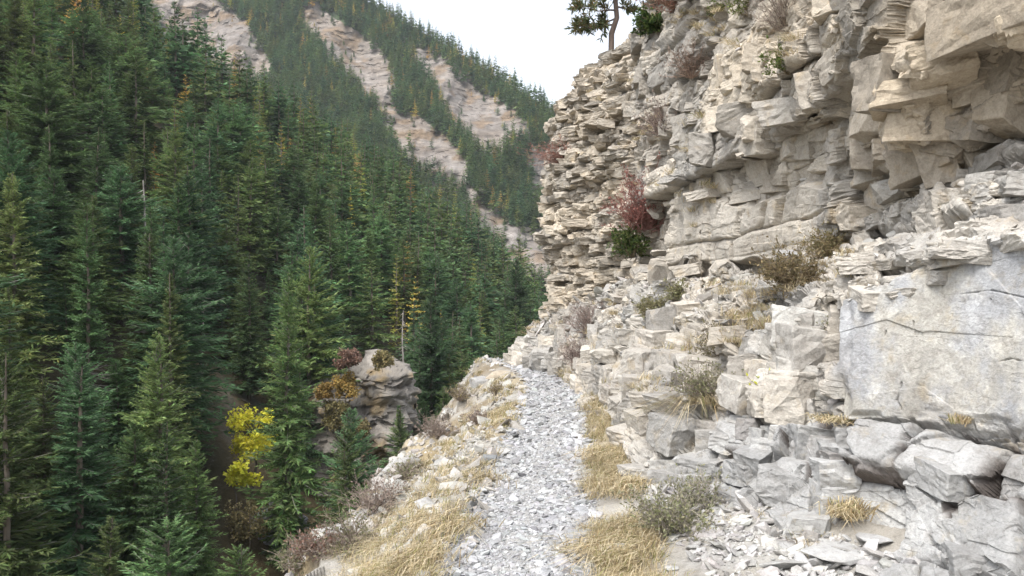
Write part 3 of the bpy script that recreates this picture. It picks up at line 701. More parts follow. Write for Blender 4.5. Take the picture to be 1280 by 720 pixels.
# ------------------------------------------------------------------ conifers
def conifer(seed, whorls, per, twigs, R0=.15, base=.06, dead=0., col=(.040, .072, .036), shape=.85, dens=1.0, fat=.30, tip=1.35, sprayl=.42):
    r = np.random.default_rng(seed)
    tr = Acc()
    zz = np.linspace(0, 1, 9); wob = np.cumsum(r.normal(0, .0025, (9, 2)), 0); wob[0] = 0
    Pt = np.concatenate([wob, zz[:, None]], 1)[None]; Pt[0, 0, 2] = -.04
    V, q = tubes(Pt, (.0135 * (1 - zz) ** .8 + .0012)[None], 7); tr.add(V, q, (.17, .14, .11))
    zs = base + (1 - base) * (np.linspace(0, .985, whorls)); zs = np.repeat(zs, per) + r.normal(0, .006, whorls * per)
    n = len(zs); az = r.uniform(0, 6.283, n)
    tpos = np.clip((zs - base) / (1 - base), 0, 1)
    prof = (1 - tpos) ** shape * (.55 + .45 * sst(-.05, .22, tpos)) + .012
    L = R0 * prof * r.uniform(.6, 1.18, n) * (1 + .22 * np.sin(az * 2 + seed))
    L = L * (.72 + .56 * (vnoise(xyz(np.cos(az) * 1.6, np.sin(az) * 1.6, zs * 7), seed) * .5 + .5)) * (.86 + .28 * (vnoise(xyz(0 * zs, 0 * zs, zs * 14), seed + 3) * .5 + .5))
    el = np.interp(tpos, [0, .5, 1], [-.22, .05, .75]) + r.normal(0, .1, n)
    def pt(t):                                   # t (n,k)
        h = t * L[:, None]; z = L[:, None] * (np.tan(el)[:, None] * t - .22 * t ** 2 + .20 * t ** 3)
        return np.stack([np.cos(az)[:, None] * h, np.sin(az)[:, None] * h, zs[:, None] + z], -1)
    live = (zs >= base + dead) & (r.uniform(0, 1, n) < dens)
    kk = 4; tb = np.tile(np.linspace(0, 1, kk), (n, 1)); PB = pt(tb)
    V, q = tubes(PB[~live] if dead else PB[::3], np.tile(np.linspace(.0016, .0005, kk), ((~live).sum() if dead else len(PB[::3]), 1)), 3)
    if len(V): tr.add(V, q, (.25, .23, .21))
    cr = Acc()
    li = np.where(live)[0]; nl = len(li)
    tq = np.tile(np.linspace(.06, 1.0, twigs), (nl, 1)) + r.normal(0, .03, (nl, twigs))
    Pq = pt_sub(pt, li, n, tq)
    dirb = np.stack([np.cos(az[li]), np.sin(az[li]), np.tan(el[li]) * .5], -1)[:, None] * np.ones((1, twigs, 1))
    perp = np.stack([-np.sin(az[li]), np.cos(az[li]), 0 * az[li]], -1)[:, None] * np.ones((1, twigs, 1))
    for sgn_ in (-1, 0, 1):
        m = r.uniform(.45, 1.0, (nl, twigs))
        if sgn_: dd = dirb * .75 + perp * sgn_ * m[..., None]
        else: dd = dirb + perp * r.normal(0, .2, (nl, twigs, 1))
        dd = unit(dd + np.stack([0 * m, 0 * m, r.normal(-.05, .28, m.shape)], -1))
        ln = sprayl * L[li][:, None] * (1 - .5 * tq) * r.uniform(.6, 1.25, (nl, twigs)) + .006
        sd_ = unit(np.cross(dd, np.array([0, 0, 1.])) + r.normal(0, .45, dd.shape))
        V, q = rhombs(Pq.reshape(-1, 3), dd.reshape(-1, 3), sd_.reshape(-1, 3), ln.ravel(), (ln * fat).ravel())
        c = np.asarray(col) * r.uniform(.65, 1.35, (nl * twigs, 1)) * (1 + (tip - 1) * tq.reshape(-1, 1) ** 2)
        c = c * (1 + r.normal(0, .07, (nl * twigs, 3)))
        cr.add(V, q, np.repeat(np.clip(c, .005, 1), 4, 0))
    return tr, cr
def pt_sub(pt, li, n, tq):
    full = np.zeros((n, tq.shape[1])); full[li] = tq
    return pt(full)[li]
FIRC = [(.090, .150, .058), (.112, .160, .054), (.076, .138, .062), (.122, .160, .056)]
def meshes(name, k, mat, **kw):
    out = []
    for i in range(k):
        kw2 = dict(kw); col = kw2.pop('cols')[i % len(kw['cols'])]
        kw2['R0'] = kw['R0'] * (.86, 1.0, 1.18, .94, 1.25, 1.08)[i % 6]; kw2['shape'] = kw.get('shape', .85) * (1, .85, .75, 1.1, .7, .9)[i % 6]
        t_, c_ = conifer(seed=kw2.pop('seed') + i, col=col, **kw2)
        out.append((t_.mesh(name + '_trunk', M_BARK), c_.mesh(name + '_crown', mat)))
    return out
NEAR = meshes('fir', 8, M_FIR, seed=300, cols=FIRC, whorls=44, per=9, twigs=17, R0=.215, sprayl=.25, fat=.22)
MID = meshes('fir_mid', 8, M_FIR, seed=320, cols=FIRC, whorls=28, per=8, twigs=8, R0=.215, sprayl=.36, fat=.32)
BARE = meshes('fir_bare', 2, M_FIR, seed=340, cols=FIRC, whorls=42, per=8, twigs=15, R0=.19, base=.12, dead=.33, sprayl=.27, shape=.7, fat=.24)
LARCH = meshes('larch', 3, M_LARCH, seed=350, cols=[(.46, .37, .07), (.30, .31, .07), (.50, .33, .08)], whorls=22, per=6, twigs=5, R0=.13, dens=.9, fat=.32)
FARA = [conifer(seed=360 + i, whorls=15, per=6, twigs=3, R0=.23, col=FIRC[i % 4], sprayl=.60, fat=.6) for i in range(5)]
FARL = [conifer(seed=370 + i, whorls=13, per=6, twigs=3, R0=.19, col=c_, sprayl=.55, fat=.55) for i, c_ in enumerate([(.46, .37, .09), (.30, .31, .08), (.46, .30, .09)])]

def put_tree(name, pair, P, H, label, cat, group, lean=0.02, wide=1.0):
    r = thing(name, label, cat, P, group)
    r.rotation_euler = (random.gauss(0, lean), random.gauss(0, lean), random.uniform(0, 6.283)); r.scale = (H * wide, H * wide, H)
    link('trunk', pair[0], r); link('crown', pair[1], r)
    return r

# sample the slope across the gorge with trees
def hold(u, v):
    """pixels where the photo shows open ground or an outcrop (tree feet keep out)"""
    return (((u > 272) & (u < 345) & (v > 505) & (v < 770)) | ((u > 402) & (u < 515) & (v > 470) & (v < 600)) | ((u > 440) & (u < 520) & (v > 560) & (v < 640)))
tr_list = []
cell = {}
tries = 0
while tries < 30000:
    tries += 1
    u = random.uniform(-170, 760); vcr = float(np.interp(u, CREST_U, CREST_V)); v = random.uniform(max(vcr - 2, -120), 1150)
    k = -.8 * (u - 640) / F + .2 - (360 - v) / F
    d = 59.6 / max(k, .05)
    # even spread over the ground, not over the picture
    if random.random() > min(1, (d / 330) ** 2.2): continue
    if d < 46 or d > 460: continue
    X, Y = (u - 640) / F * d, d
    if hold(u, v) and v < 760: continue
    hw_, ht_ = 2.6 * F / d, 17 * F / d                      # crowns must not hide the gap with the maples or the outcrop
    if v > 500 and u + hw_ > 276 and u - hw_ < 338 and v - ht_ < 680: continue
    if v > 560 and u + hw_ > 412 and u - hw_ < 505 and v - ht_ < 540: continue
    rad = 4.5 if d < 120 else 4.5 + (d - 120) * .004
    cx, cy = int(X // 4), int(Y // 4)
    if any((X - a) ** 2 + (Y - b) ** 2 < rad * rad for i in (-1, 0, 1) for j in (-1, 0, 1) for a, b in cell.get((cx + i, cy + j), ())): continue
    z = float(s1z(np.array(X), np.array(Y)))
    if z < -44: continue
    cell.setdefault((cx, cy), []).append((X, Y))
    tr_list.append((Y, X, z, u, v))
tr_list.sort()
LOG = [len(tr_list)]
def zone(u, v):
    if v > 700: return 'tall conifer rooted in the bottom of the gorge at the left', 'conifers in the gorge bottom'
    if u < 230: return 'dark green conifer packed into the forest on the lower left slope', 'conifers on the lower left slope'
    if u < 430: return 'green conifer in the middle of the dense forest slope', 'conifers in the middle of the slope'
    return 'small dark conifer on the forest spur left of the path', 'conifers on the forest spur'
far = Acc(); nthing = 0; nlarch = 0
for (Y, X, z, u, v) in tr_list:
    H = random.uniform(14, 22) if random.random() > .16 else random.uniform(8, 14)
    larch_p = (.16 if v < 260 and u < 460 else .02)
    if random.random() < larch_p * (1.6 if v < 200 else 1) and Y > 120 and nlarch < 110:
        nlarch += 1; put_tree('larch_tree', random.choice(LARCH), (X, Y, z), H * .85, 'yellowing larch among dark conifers on the upper forest slope' if v < 260 else 'yellowing larch low in the dark conifer forest', 'tree', 'yellow larches in the forest'); continue
    if random.random() < .01 and Y > 130:
        far.merge(FARL[random.randrange(3)][1], np.diag([H * .8, H * .8, H * .8]), (X, Y, z), random.uniform(.8, 1.2)); continue
    if nthing < 296:
        lab, grp = zone(u, v)
        pair = random.choice(NEAR) if Y < 115 else random.choice(MID)
        if 80 < Y < 170 and random.random() < .12: pair = random.choice(BARE)
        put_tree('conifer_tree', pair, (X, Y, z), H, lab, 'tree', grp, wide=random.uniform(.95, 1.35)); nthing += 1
    else:
        t_, c_ = FARA[random.randrange(5)]; a = random.uniform(0, 6.28); wv = H * random.uniform(.95, 1.35)
        Mx = np.array([[math.cos(a) * wv, -math.sin(a) * wv, 0], [math.sin(a) * wv, math.cos(a) * wv, 0], [0, 0, H]])
        far.merge(c_, Mx, (X, Y, z), random.uniform(.72, 1.3)); far.merge(t_, Mx, (X, Y, z))
# far mountain forest

kept = 0; cell = {}
nc = 90000
ua = rng.uniform(-60, 760, nc); ra = np.interp(ua, RIDGE_U, RIDGE_V); lo_ = np.maximum(ra, -60); va = lo_ + rng.uniform(0, 1, nc) * (420 - lo_)
uo, vo = ua + rng.normal(0, 4, nc), va + rng.normal(0, 4, nc)
rk_ = np.zeros(nc, bool)
for p in ROCKS: rk_ |= poly_mask(uo, vo, p)
ok_ = (va < np.interp(ua, CREST_U, CREST_V) + 25) & (~rk_ | (rng.uniform(0, 1, nc) < .012))
da = s2_depth(ua, va)
for u, v, d, inrock, rvv in zip(ua[ok_], va[ok_], da[ok_], rk_[ok_], ra[ok_]):
    X, Y = (u - 640) / F * d, d; z = CAMZ + (360 - v) / F * d
    rad = 4.4; cx, cy = int(X // 5), int(z // 5)
    if any((X - a) ** 2 + (z - b) ** 2 < rad * rad * .62 for i in (-1, 0, 1) for j in (-1, 0, 1) for a, b in cell.get((cx + i, cy + j), ())): continue
    cell.setdefault((cx, cy), []).append((X, z)); kept += 1
    H = random.uniform(11, 20) * (.45 if inrock else 1)
    up = max(0., 1 - (v - rvv) / 150.)
    if random.random() < .07 + .16 * up: src = FARL[random.randrange(3)]; H *= .8
    else: src = FARA[random.randrange(5)]
    a = random.uniform(0, 6.28); wv = H * random.uniform(.95, 1.3)
    Mx = np.array([[math.cos(a) * wv, -math.sin(a) * wv, 0], [math.sin(a) * wv, math.cos(a) * wv, 0], [0, 0, H]])
    far.merge(src[1], Mx, (X, Y - 2, z - .5), random.uniform(.75, 1.3))
LOG.append(kept)
o = far.obj('forest', M_FARFIR); stuff(o, 'distant conifer forest on the high slopes', 'forest')

#__DETAILS__
# ------------------------------------------------------------------ shrubs
def shrub(name, label, P, rad, h, stems, twig_c, leaf_c=None, leaves=0, leaf=.02, up=.6, lean=(0, 0, 0), group=None, thick=.006, seed=0, mat=None, cat='shrub', sub=6, fine=.12):
    r = np.random.default_rng(seed + 900)
    rt = thing(name, label, cat, P, group)
    az = r.uniform(0, 6.283, stems); el = np.arccos(r.uniform(.12, 1, stems)) * (1 - up * .22)
    d = np.stack([np.cos(az) * np.sin(el), np.sin(az) * np.sin(el), np.cos(el)], -1) + np.asarray(lean)
    L = r.uniform(.55, 1.05, stems)
    k = 6; tt_ = np.linspace(0, 1, k)
    ext = np.array([rad, rad, h])
    wig = np.cumsum(r.normal(0, .085, (stems, k, 3)), 1); wig[:, 0] = 0
    PT = (d[:, None] * tt_[None, :, None] * L[:, None, None] + wig) * ext
    PT[:, :, 2] += .12 * h * up * tt_ ** 2
    PT[:, 0, 2] = -.05
    tw = Acc()
    V, q = tubes(PT, thick * (1 - .7 * tt_)[None] * np.ones((stems, 1)), 4)
    c = np.asarray(twig_c) * r.uniform(.7, 1.3, (stems, 1)); tw.add(V, q, np.repeat(c, k * 4, 0))
    # side twigs
    m = stems * sub; i = np.repeat(np.arange(stems), sub); tpos = r.uniform(.3, 1, m); seg = np.minimum((tpos * (k - 1)).astype(int), k - 2); f = tpos * (k - 1) - seg
    b = PT[i, seg] * (1 - f)[:, None] + PT[i, seg + 1] * f[:, None]
    dd = unit(d[i] + r.normal(0, .8, (m, 3)) + [0, 0, .2]); ln = r.uniform(.12, .4, m)[:, None] * ext
    w2 = np.linspace(0, 1, 4); PT2 = b[:, None] + dd[:, None] * w2[None, :, None] * ln[:, None] + np.cumsum(r.normal(0, .012, (m, 4, 3)), 1) * ext
    V, q = tubes(PT2, thick * .42 * (1 - .6 * w2)[None] * np.ones((m, 1)), 3)
    c = np.asarray(twig_c) * r.uniform(.75, 1.4, (m, 1)); tw.add(V, q, np.repeat(c, 12, 0))
    tw.obj('stems', M_BARK, rt)
    if leaves:
        fo = Acc(); j = r.integers(0, m, leaves); tp = r.uniform(.1, 1, leaves)
        b2 = PT2[j, 0] * (1 - tp)[:, None] + PT2[j, 3] * tp[:, None] + r.normal(0, .02, (leaves, 3)) * ext
        dv_ = unit(dd[j] + r.normal(0, .6, (leaves, 3))); sd_ = unit(np.cross(dv_, r.normal(size=(leaves, 3))))
        ll = leaf * r.uniform(.6, 1.4, leaves)
        V, q = rhombs(b2, dv_, sd_, ll, ll * .5)
        lc = np.asarray(leaf_c); lc = lc if lc.ndim == 2 else lc[None]
        c = lc[r.integers(0, len(lc), leaves)] * r.uniform(.65, 1.35, (leaves, 1)); fo.add(V, q, np.repeat(np.clip(c, 0, .8), 4, 0))
        fo.obj('foliage', mat or M_LEAF, rt)
    return rt
def on_cliff(u, v, sink=.03):
    p, n_ = cliff_at(u, v); return p - n_ * sink
RED = [(.30, .13, .10), (.34, .17, .13), (.25, .11, .085)]; JUN = [(.075, .115, .035), (.11, .14, .04), (.05, .085, .03)]
GG = [(.20, .20, .12), (.26, .24, .15), (.17, .18, .09)]; HEA = [(.24, .19, .10), (.30, .24, .13), (.19, .17, .09)]
PUR = [(.23, .185, .16), (.27, .21, .175)]
shrub('bush', 'red leaved bare twigged bush on the ledge of the rubbly buttress, above a green juniper', px(809, 284, 12.7), .58, .66, 120, (.25, .13, .11), RED, 5200, .034, .3, (-.1, -.1, .15), None, .008, 1)
shrub('juniper_bush', 'small green juniper growing under the red bush on the ledge', px(790, 318, 12.7), .32, .42, 50, (.16, .13, .08), JUN, 2600, .05, .5, (-.1, -.1, 0), None, .008, 2)
shrub('juniper_bush', 'spreading green juniper on the cliff top beside the pine', on_cliff(818, 38), .36, .26, 50, (.14, .11, .07), JUN, 3400, .06, .3, (-.3, 0, 0), None, .010, 3)
shrub('bush', 'rounded brown green heath bush at the foot of the smooth upper wall', on_cliff(985, 358), .36, .30, 110, (.22, .17, .11), HEA, 3000, .028, .6, (0, -.1, 0), None, .004, 4)
shrub('bush', 'rounded brown green heath bush high on the ledge right beside the overhang', on_cliff(1040, 318), .30, .26, 90, (.24, .18, .11), HEA, 2400, .026, .6, (0, -.1, 0), None, .004, 5)
shrub('bush', 'grey green thorny bush beside the straw strip at the bottom of the photo', ground_at(838, 668), .29, .27, 90, (.27, .24, .20), GG, 2600, .022, .6, (0, 0, 0), None, .0035, 6)
shrub('bush', 'smaller grey twigged bush just behind the grey green thorny bush', ground_at(868, 640), .24, .26, 80, (.28, .25, .21), GG, 1200, .02, .6, (0, 0, 0), None, .003, 7)
shrub('bush', 'grey twigged bush above the hanging straw tuft', on_cliff(880, 497), .30, .24, 110, (.27, .23, .19), GG, 1700, .024, .5, (-.2, -.2, 0), None, .003, 8)
shrub('bush', 'lime leaved sapling sprouting beside the big grey block', on_cliff(958, 492), .13, .16, 14, (.22, .17, .12), [(.40, .42, .05), (.3, .36, .06)], 60, .04, .6, (-.4, -.3, 0), None, .003, 9)
shrub('bush', 'dry grey bush wedged in the crack left of the big slab', on_cliff(1037, 435), .15, .22, 50, (.26, .22, .18), GG, 500, .02, .6, (-.3, -.3, 0), None, .003, 10)
shrub('bush', 'dark olive bush in the hollow between pale blocks below the ledge', on_cliff(902, 445), .26, .30, 80, (.2, .17, .13), [(.15, .14, .07), (.2, .17, .09)], 1500, .024, .6, (-.2, -.2, 0), None, .0035, 11)
shrub('bush', 'small round olive cushion bush in the middle of the grassy ledge', on_cliff(812, 392), .26, .22, 80, (.22, .19, .13), [(.20, .20, .10), (.25, .23, .12)], 1800, .028, .5, (0, -.1, 0), None, .004, 12)
shrub('bush', 'small olive cushion bush near the back of the ledge under the upper wall', on_cliff(848, 372), .24, .20, 70, (.22, .19, .13), [(.20, .20, .10), (.25, .23, .12)], 1400, .028, .5, (0, -.1, 0), None, .004, 13)
shrub('bush', 'purplish bare bush at the foot of the rubbly buttress', on_cliff(738, 412), .55, .5, 110, (.26, .2, .175), PUR, 700, .03, .6, (-.2, -.3, 0), None, .006, 14)
shrub('bush', 'purplish bare bush low against the blocky ledge beside the path end', on_cliff(728, 450), .42, .42, 90, (.26, .2, .175), PUR, 500, .03, .6, (-.2, -.3, 0), None, .006, 15)
shrub('bush', 'red tinged leafless shrub clinging to the edge of the buttress', on_cliff(703, 202), .6, .45, 80, (.27, .16, .13), RED, 900, .03, .5, (-.5, -.2, 0), None, .006, 16)
shrub('bush', 'mauve leafless shrub spread over the face of the rubbly buttress', on_cliff(830, 168), .4, .42, 60, (.29, .22, .19), PUR, 700, .03, .5, (-.3, -.4, 0), None, .006, 17)
shrub('bush', 'russet leafless shrub near the top of the buttress', on_cliff(860, 95), .35, .4, 50, (.30, .21, .16), PUR, 700, .03, .5, (-.3, -.4, 0), None, .005, 18)
shrub('bush', 'grey brown dry shrub on the highest ledge in the photo', on_cliff(978, 28), .35, .35, 100, (.27, .22, .18), PUR, 300, .02, .5, (-.2, -.4, 0), None, .004, 19)
shrub('bush', 'russet bush at the skyline on top of the cliff', on_cliff(840, 8), .6, .5, 90, (.29, .18, .13), RED, 1200, .04, .5, (-.2, -.2, 0), None, .007, 20)
for k, (u, v, lab) in enumerate([(905, 20, 'bright green tuft of shrub on the upper cliff left of the overhang'), (985, 92, 'green leafy plant in a crack beside the overhang'), (930, 15, 'dark green plant at the top edge of the cliff')]):
    shrub('plant', lab, on_cliff(u, v), .22, .22, 30, (.2, .16, .1), [(.16, .19, .05), (.12, .16, .05)], 700, .03, .5, (-.3, -.3, 0), None, .004, 30 + k, cat='plant')
# bank shrubs, each on the slope left of the path
RUSD = [(.22, .13, .10), (.25, .17, .12)]
BANK = [(372, 716, .3, .26, GG, 'grey green cushion at the very corner where the bank falls away'), (470, 640, .45, .45, PUR, 'mauve dry shrub low on the bank left of the straw grass'), (440, 690, .4, .4, GG, 'grey green shrub on the bank at the bottom edge of the photo'),
        (545, 545, .38, .40, PUR, 'grey mauve shrub on the stony bank in the middle distance'), (575, 500, .34, .34, HEA, 'brown heath bush on the bank near the far bend'),
        (622, 492, .24, .24, HEA, 'brown heath bush close to the outer edge of the far path'), (505, 600, .30, .30, GG, 'olive bush between the pale stones of the bank'),
        (600, 530, .26, .26, PUR, 'small mauve bush beside the outer straw grass'), (395, 705, .3, .25, RUSD, 'rust brown low shrub at the lowest corner of the bank')]
for k, (u, v, a_, b_, c_, lab) in enumerate(BANK):
    shrub('bush', lab, ground_at(u, v), a_ * .72, b_ * .7, 80, (.27, .22, .185), c_, 1000, .024, .5, (0, 0, 0), None, .0035, 40 + k)
# ------------------------------------------------------------------ straw tufts that stand out
def grass_tuft(u, v, label, n, L, spread, lean, cliff=True, droop=.6, group=None, out=.02):
    P = (on_cliff(u, v, -out) if cliff else ground_at(u, v)); a_ = Acc(); tuft(a_, (0, 0, 0), n, L, spread, lean, .08, droop, wd=.0022 + .0002 * P[1])
    o = a_.obj('grass_tuft', M_GRASS, None, False, tuple(P)); tag(o, label, 'grass tuft', group)
grass_tuft(893, 515, 'long straw tuft hanging down the blocks below the grey twigged bush', 520, .40, .07, (-.3, -.3, -.1), True, 1.5, None, .12)
grass_tuft(1053, 640, 'upright rusty straw tuft against the pale lower blocks', 300, .26, .05, (-.2, -.25, -.1))
grass_tuft(1012, 672, 'low straw tuft lying left of the upright rusty tuft', 260, .2, .06, (-.4, -.3, 0))
grass_tuft(1047, 520, 'dry brown tuft at the bottom left corner of the big slab', 220, .15, .06, (-.3, -.4, -.1))
grass_tuft(1200, 522, 'small pale tuft at the seam under the middle of the big slab', 120, .11, .03, (-.3, -.4, 0))
grass_tuft(765, 570, 'large combed straw tuft halfway along the strip beside the path', 600, .32, .12, (-.35, -.2, 0), False)
grass_tuft(785, 612, 'thick straw tuft bending over the path in front of the larger combed one', 600, .30, .12, (-.4, -.2, 0), False)
grass_tuft(752, 690, 'greenish straw tuft by the path at the bottom of the photo', 500, .30, .10, (-.3, -.2, 0), False)
grass_tuft(560, 655, 'broad straw tuft at the outer path edge at the bottom', 450, .26, .10, (-.2, -.1, 0), False)
grass_tuft(605, 600, 'broad straw tuft at the outer path edge behind the nearest one', 450, .26, .10, (-.2, -.1, 0), False)
grass_tuft(530, 700, 'nearest straw tuft in the bottom grass of the bank', 400, .25, .09, (-.2, -.1, 0), False)
# ------------------------------------------------------------------ single rocks
def rock(u, v, size, label, tint, seed, cliff=False, flat=1.0, yaw=0.):
    P = on_cliff(u, v, .0) if cliff else ground_at(u, v)
    import bmesh
    V, Fq = rock_template(seed + 500, .5 * flat)
    bm = bmesh.new(); vs = [bm.verts.new(p) for p in V * np.asarray(size)]
    for f in Fq: bm.faces.new([vs[i] for i in f])
    bmesh.ops.dissolve_limit(bm, angle_limit=.3, verts=bm.verts, edges=bm.edges)
    bmesh.ops.bevel(bm, geom=bm.edges[:], offset=min(size) * .05, segments=1, affect='EDGES', clamp_overlap=True)
    bmesh.ops.triangulate(bm, faces=bm.faces)
    me = bpy.data.meshes.new('rock'); bm.to_mesh(me); bm.free()
    at = me.color_attributes.new('tint', 'FLOAT_COLOR', 'POINT'); at.data.foreach_set('color', np.tile(np.array([*tint, 1.], np.float32), len(me.vertices)))
    me.materials.append(M_STONE); o = link('rock', me, None, tuple(P + np.array([0, 0, size[2] * .15]))); o.rotation_euler = (random.gauss(0, .1), random.gauss(0, .1), yaw)
    tag(o, label, 'rock')
W_ = (.37, .367, .358); G_ = (.34, .335, .32); B_ = (.38, .33, .26)
for a_ in [(786, 648, (.10, .07, .05), 'flat white stone lying on the grass by the thorny bush', W_, 1, False, .6, .2), (820, 628, (.07, .06, .07), 'small squarish pale stone behind the flat white stone', W_, 2, False, 1.1, .8),
           (768, 690, (.12, .10, .14), 'upright grey boulder at the foot of the thorny bush', G_, 3, False, 1.2, .3), (842, 712, (.06, .05, .03), 'small white stone at the bottom edge below the thorny bush', W_, 4, False, .7, 0),
           (990, 318, (.22, .18, .10), 'white block resting on the ledge left of the heath bush', W_, 5, True, .8, .4), (498, 590, (.32, .26, .26), 'large lichen grey boulder jutting from the bank edge', G_, 6, False, 1.1, .5),
           (620, 568, (.16, .13, .08), 'pale flat slab lying at the outer edge of the path', W_, 7, False, .6, .2), (640, 518, (.2, .14, .09), 'low pale boulder beside the far part of the path', W_, 8, False, .7, .9),
           (560, 580, (.2, .16, .12), 'pale boulder among the bank rubble under the straw grass', G_, 9, False, .9, 1.2), (532, 632, (.14, .12, .09), 'small pale boulder low in the bank rubble', W_, 10, False, .9, 2.1),
           (430, 668, (.22, .18, .14), 'grey stone perched on the lower brink of the bank', G_, 11, False, .9, .1), (600, 480, (.32, .24, .26), 'pale block at the brink where the path bends', W_, 12, False, 1.1, .6),
           (622, 470, (.3, .24, .18), 'flat beige block on the bend of the path', B_, 13, False, .8, .2), (655, 462, (.36, .2, .06), 'pale flat slab lying across the end of the path', W_, 14, False, .5, .1)]:
    rock(*a_)
rock(1050, 694, (.26, .20, .09), 'broad flat white slab below the upright rusty tuft', W_, 15, False, .6, .5)
rock(1090, 676, (.15, .12, .07), 'small pale wedge at the foot of the lower blocks behind the broad flat slab', W_, 16, False, .8, 1.4)
rock(985, 708, (.18, .13, .07), 'low grey slab at the bottom edge left of the broad flat slab', G_, 17, False, .7, .2)

def square_block(u, v, d, wpx, hpx, dep, label, tint, seed, yaw=.5, t0=0):
    V, Fq = BT[t0]; P = px(u, v, d); dim = np.array([wpx * d / F, dep, hpx * d / F]) * .5
    o = new_obj('rock', V * dim, Fq, M_CLIFF, None, np.tile(np.asarray(tint), (len(V), 1)), False, tuple(P)); o.rotation_euler = (0, .02, -yaw); tag(o, label, 'rock')
square_block(1003, 418, 5.95, 74, 72, .5, 'squared pale block left of the big slab, the upper of two', (.42, .41, .385), 1, .45, 3)
square_block(1006, 486, 5.75, 80, 74, .5, 'squared pale block left of the big slab, the lower of two', (.40, .385, .355), 2, .35, 5)
square_block(893, 264, 10.7, 74, 58, .7, 'pale block standing out of the upper wall right of the red bush', (.40, .375, .335), 5, .3, 11)
square_block(940, 548, 6.0, 76, 52, .45, 'grey cubic block under the lime leaved sapling', (.37, .36, .34), 3, .5, 7)
square_block(985, 548, 5.6, 50, 48, .4, 'small pale cubic block right of the grey cubic block', (.42, .41, .39), 4, .4, 9)
# ------------------------------------------------------------------ pine on the cliff top
def pine(P, H, label):
    rt = thing('pine_tree', label, 'tree', P); r = np.random.default_rng(77)
    k = 9; z = np.linspace(0, 1, k); bend = np.stack([.10 * np.sin(z * 2.2) * H * .4, 0 * z, z * H], -1); bend[:, 0] += np.cumsum(r.normal(0, .012, k)) * H; bend[0, 2] = -.25
    tr = Acc(); V, q = tubes(bend[None], (.052 * (1 - z) ** .7 + .012)[None], 8); tr.add(V, q, (.12, .09, .075))
    nb = 24; zb = np.sort(r.uniform(.36, 1, nb)); zb[:4] = (.2, .25, .3, .34); az = r.uniform(0, 6.283, nb); az[:7] = np.array([3.1, 2.7, 3.6, 0.3, 3.3, 2.9, .1])
    b0 = np.stack([np.interp(zb, z, bend[:, j]) for j in range(3)], -1); L = (.27 * (1 - zb) + .13) * H * r.uniform(.7, 1.05, nb)
    t_ = np.linspace(0, 1, 6); dz = np.where(zb < .4, -.15, .25)
    PB = b0[:, None] + np.stack([np.cos(az)[:, None] * t_ * L[:, None], np.sin(az)[:, None] * t_ * L[:, None], (dz[:, None] * t_ + .12 * t_ ** 2) * L[:, None]], -1) + np.cumsum(r.normal(0, .02, (nb, 6, 3)), 1) * L[:, None, None]
    V, q = tubes(PB, .022 * (1 - .8 * t_)[None] * np.ones((nb, 1)), 4); tr.add(V, q, (.14, .11, .09))
    m = nb * 16; i = np.repeat(np.arange(nb), 16); s_ = r.integers(1, 6, m); b1 = PB[i, s_]; d1 = unit(r.normal(0, 1, (m, 3)) + [0, 0, .6] + unit(PB[i, 5] - PB[i, 0]) * 1.2); l1 = r.uniform(.12, .3, m)
    P2_ = b1[:, None] + d1[:, None] * np.linspace(0, 1, 3)[None, :, None] * l1[:, None, None]
    V, q = tubes(P2_, np.full((m, 3), .006), 3); tr.add(V, q, (.17, .13, .1))
    tr.obj('trunk', M_BARK, rt)
    n_ = m * 26; j = np.repeat(np.arange(m), 26); tp = r.uniform(.3, 1.05, n_); b2 = b1[j] + d1[j] * (l1[j] * tp)[:, None]
    dn = unit(d1[j] * .7 + r.normal(0, .75, (n_, 3))); sd_ = unit(np.cross(dn, r.normal(size=(n_, 3)))); ll = r.uniform(.10, .19, n_)
    V, q = rhombs(b2, dn, sd_, ll, ll * .2)
    c = np.array([(.14, .18, .09), (.19, .18, .08), (.25, .19, .09)])[r.choice(3, n_, p=[.55, .25, .2])] * r.uniform(.7, 1.3, (n_, 1))
    fo = Acc(); fo.add(V, q, np.repeat(c, 4, 0)); fo.obj('crown', M_FIR, rt)
pine(px(763, 62, 17.0), 2.7, 'lone pine on the skyline at the top of the buttress')

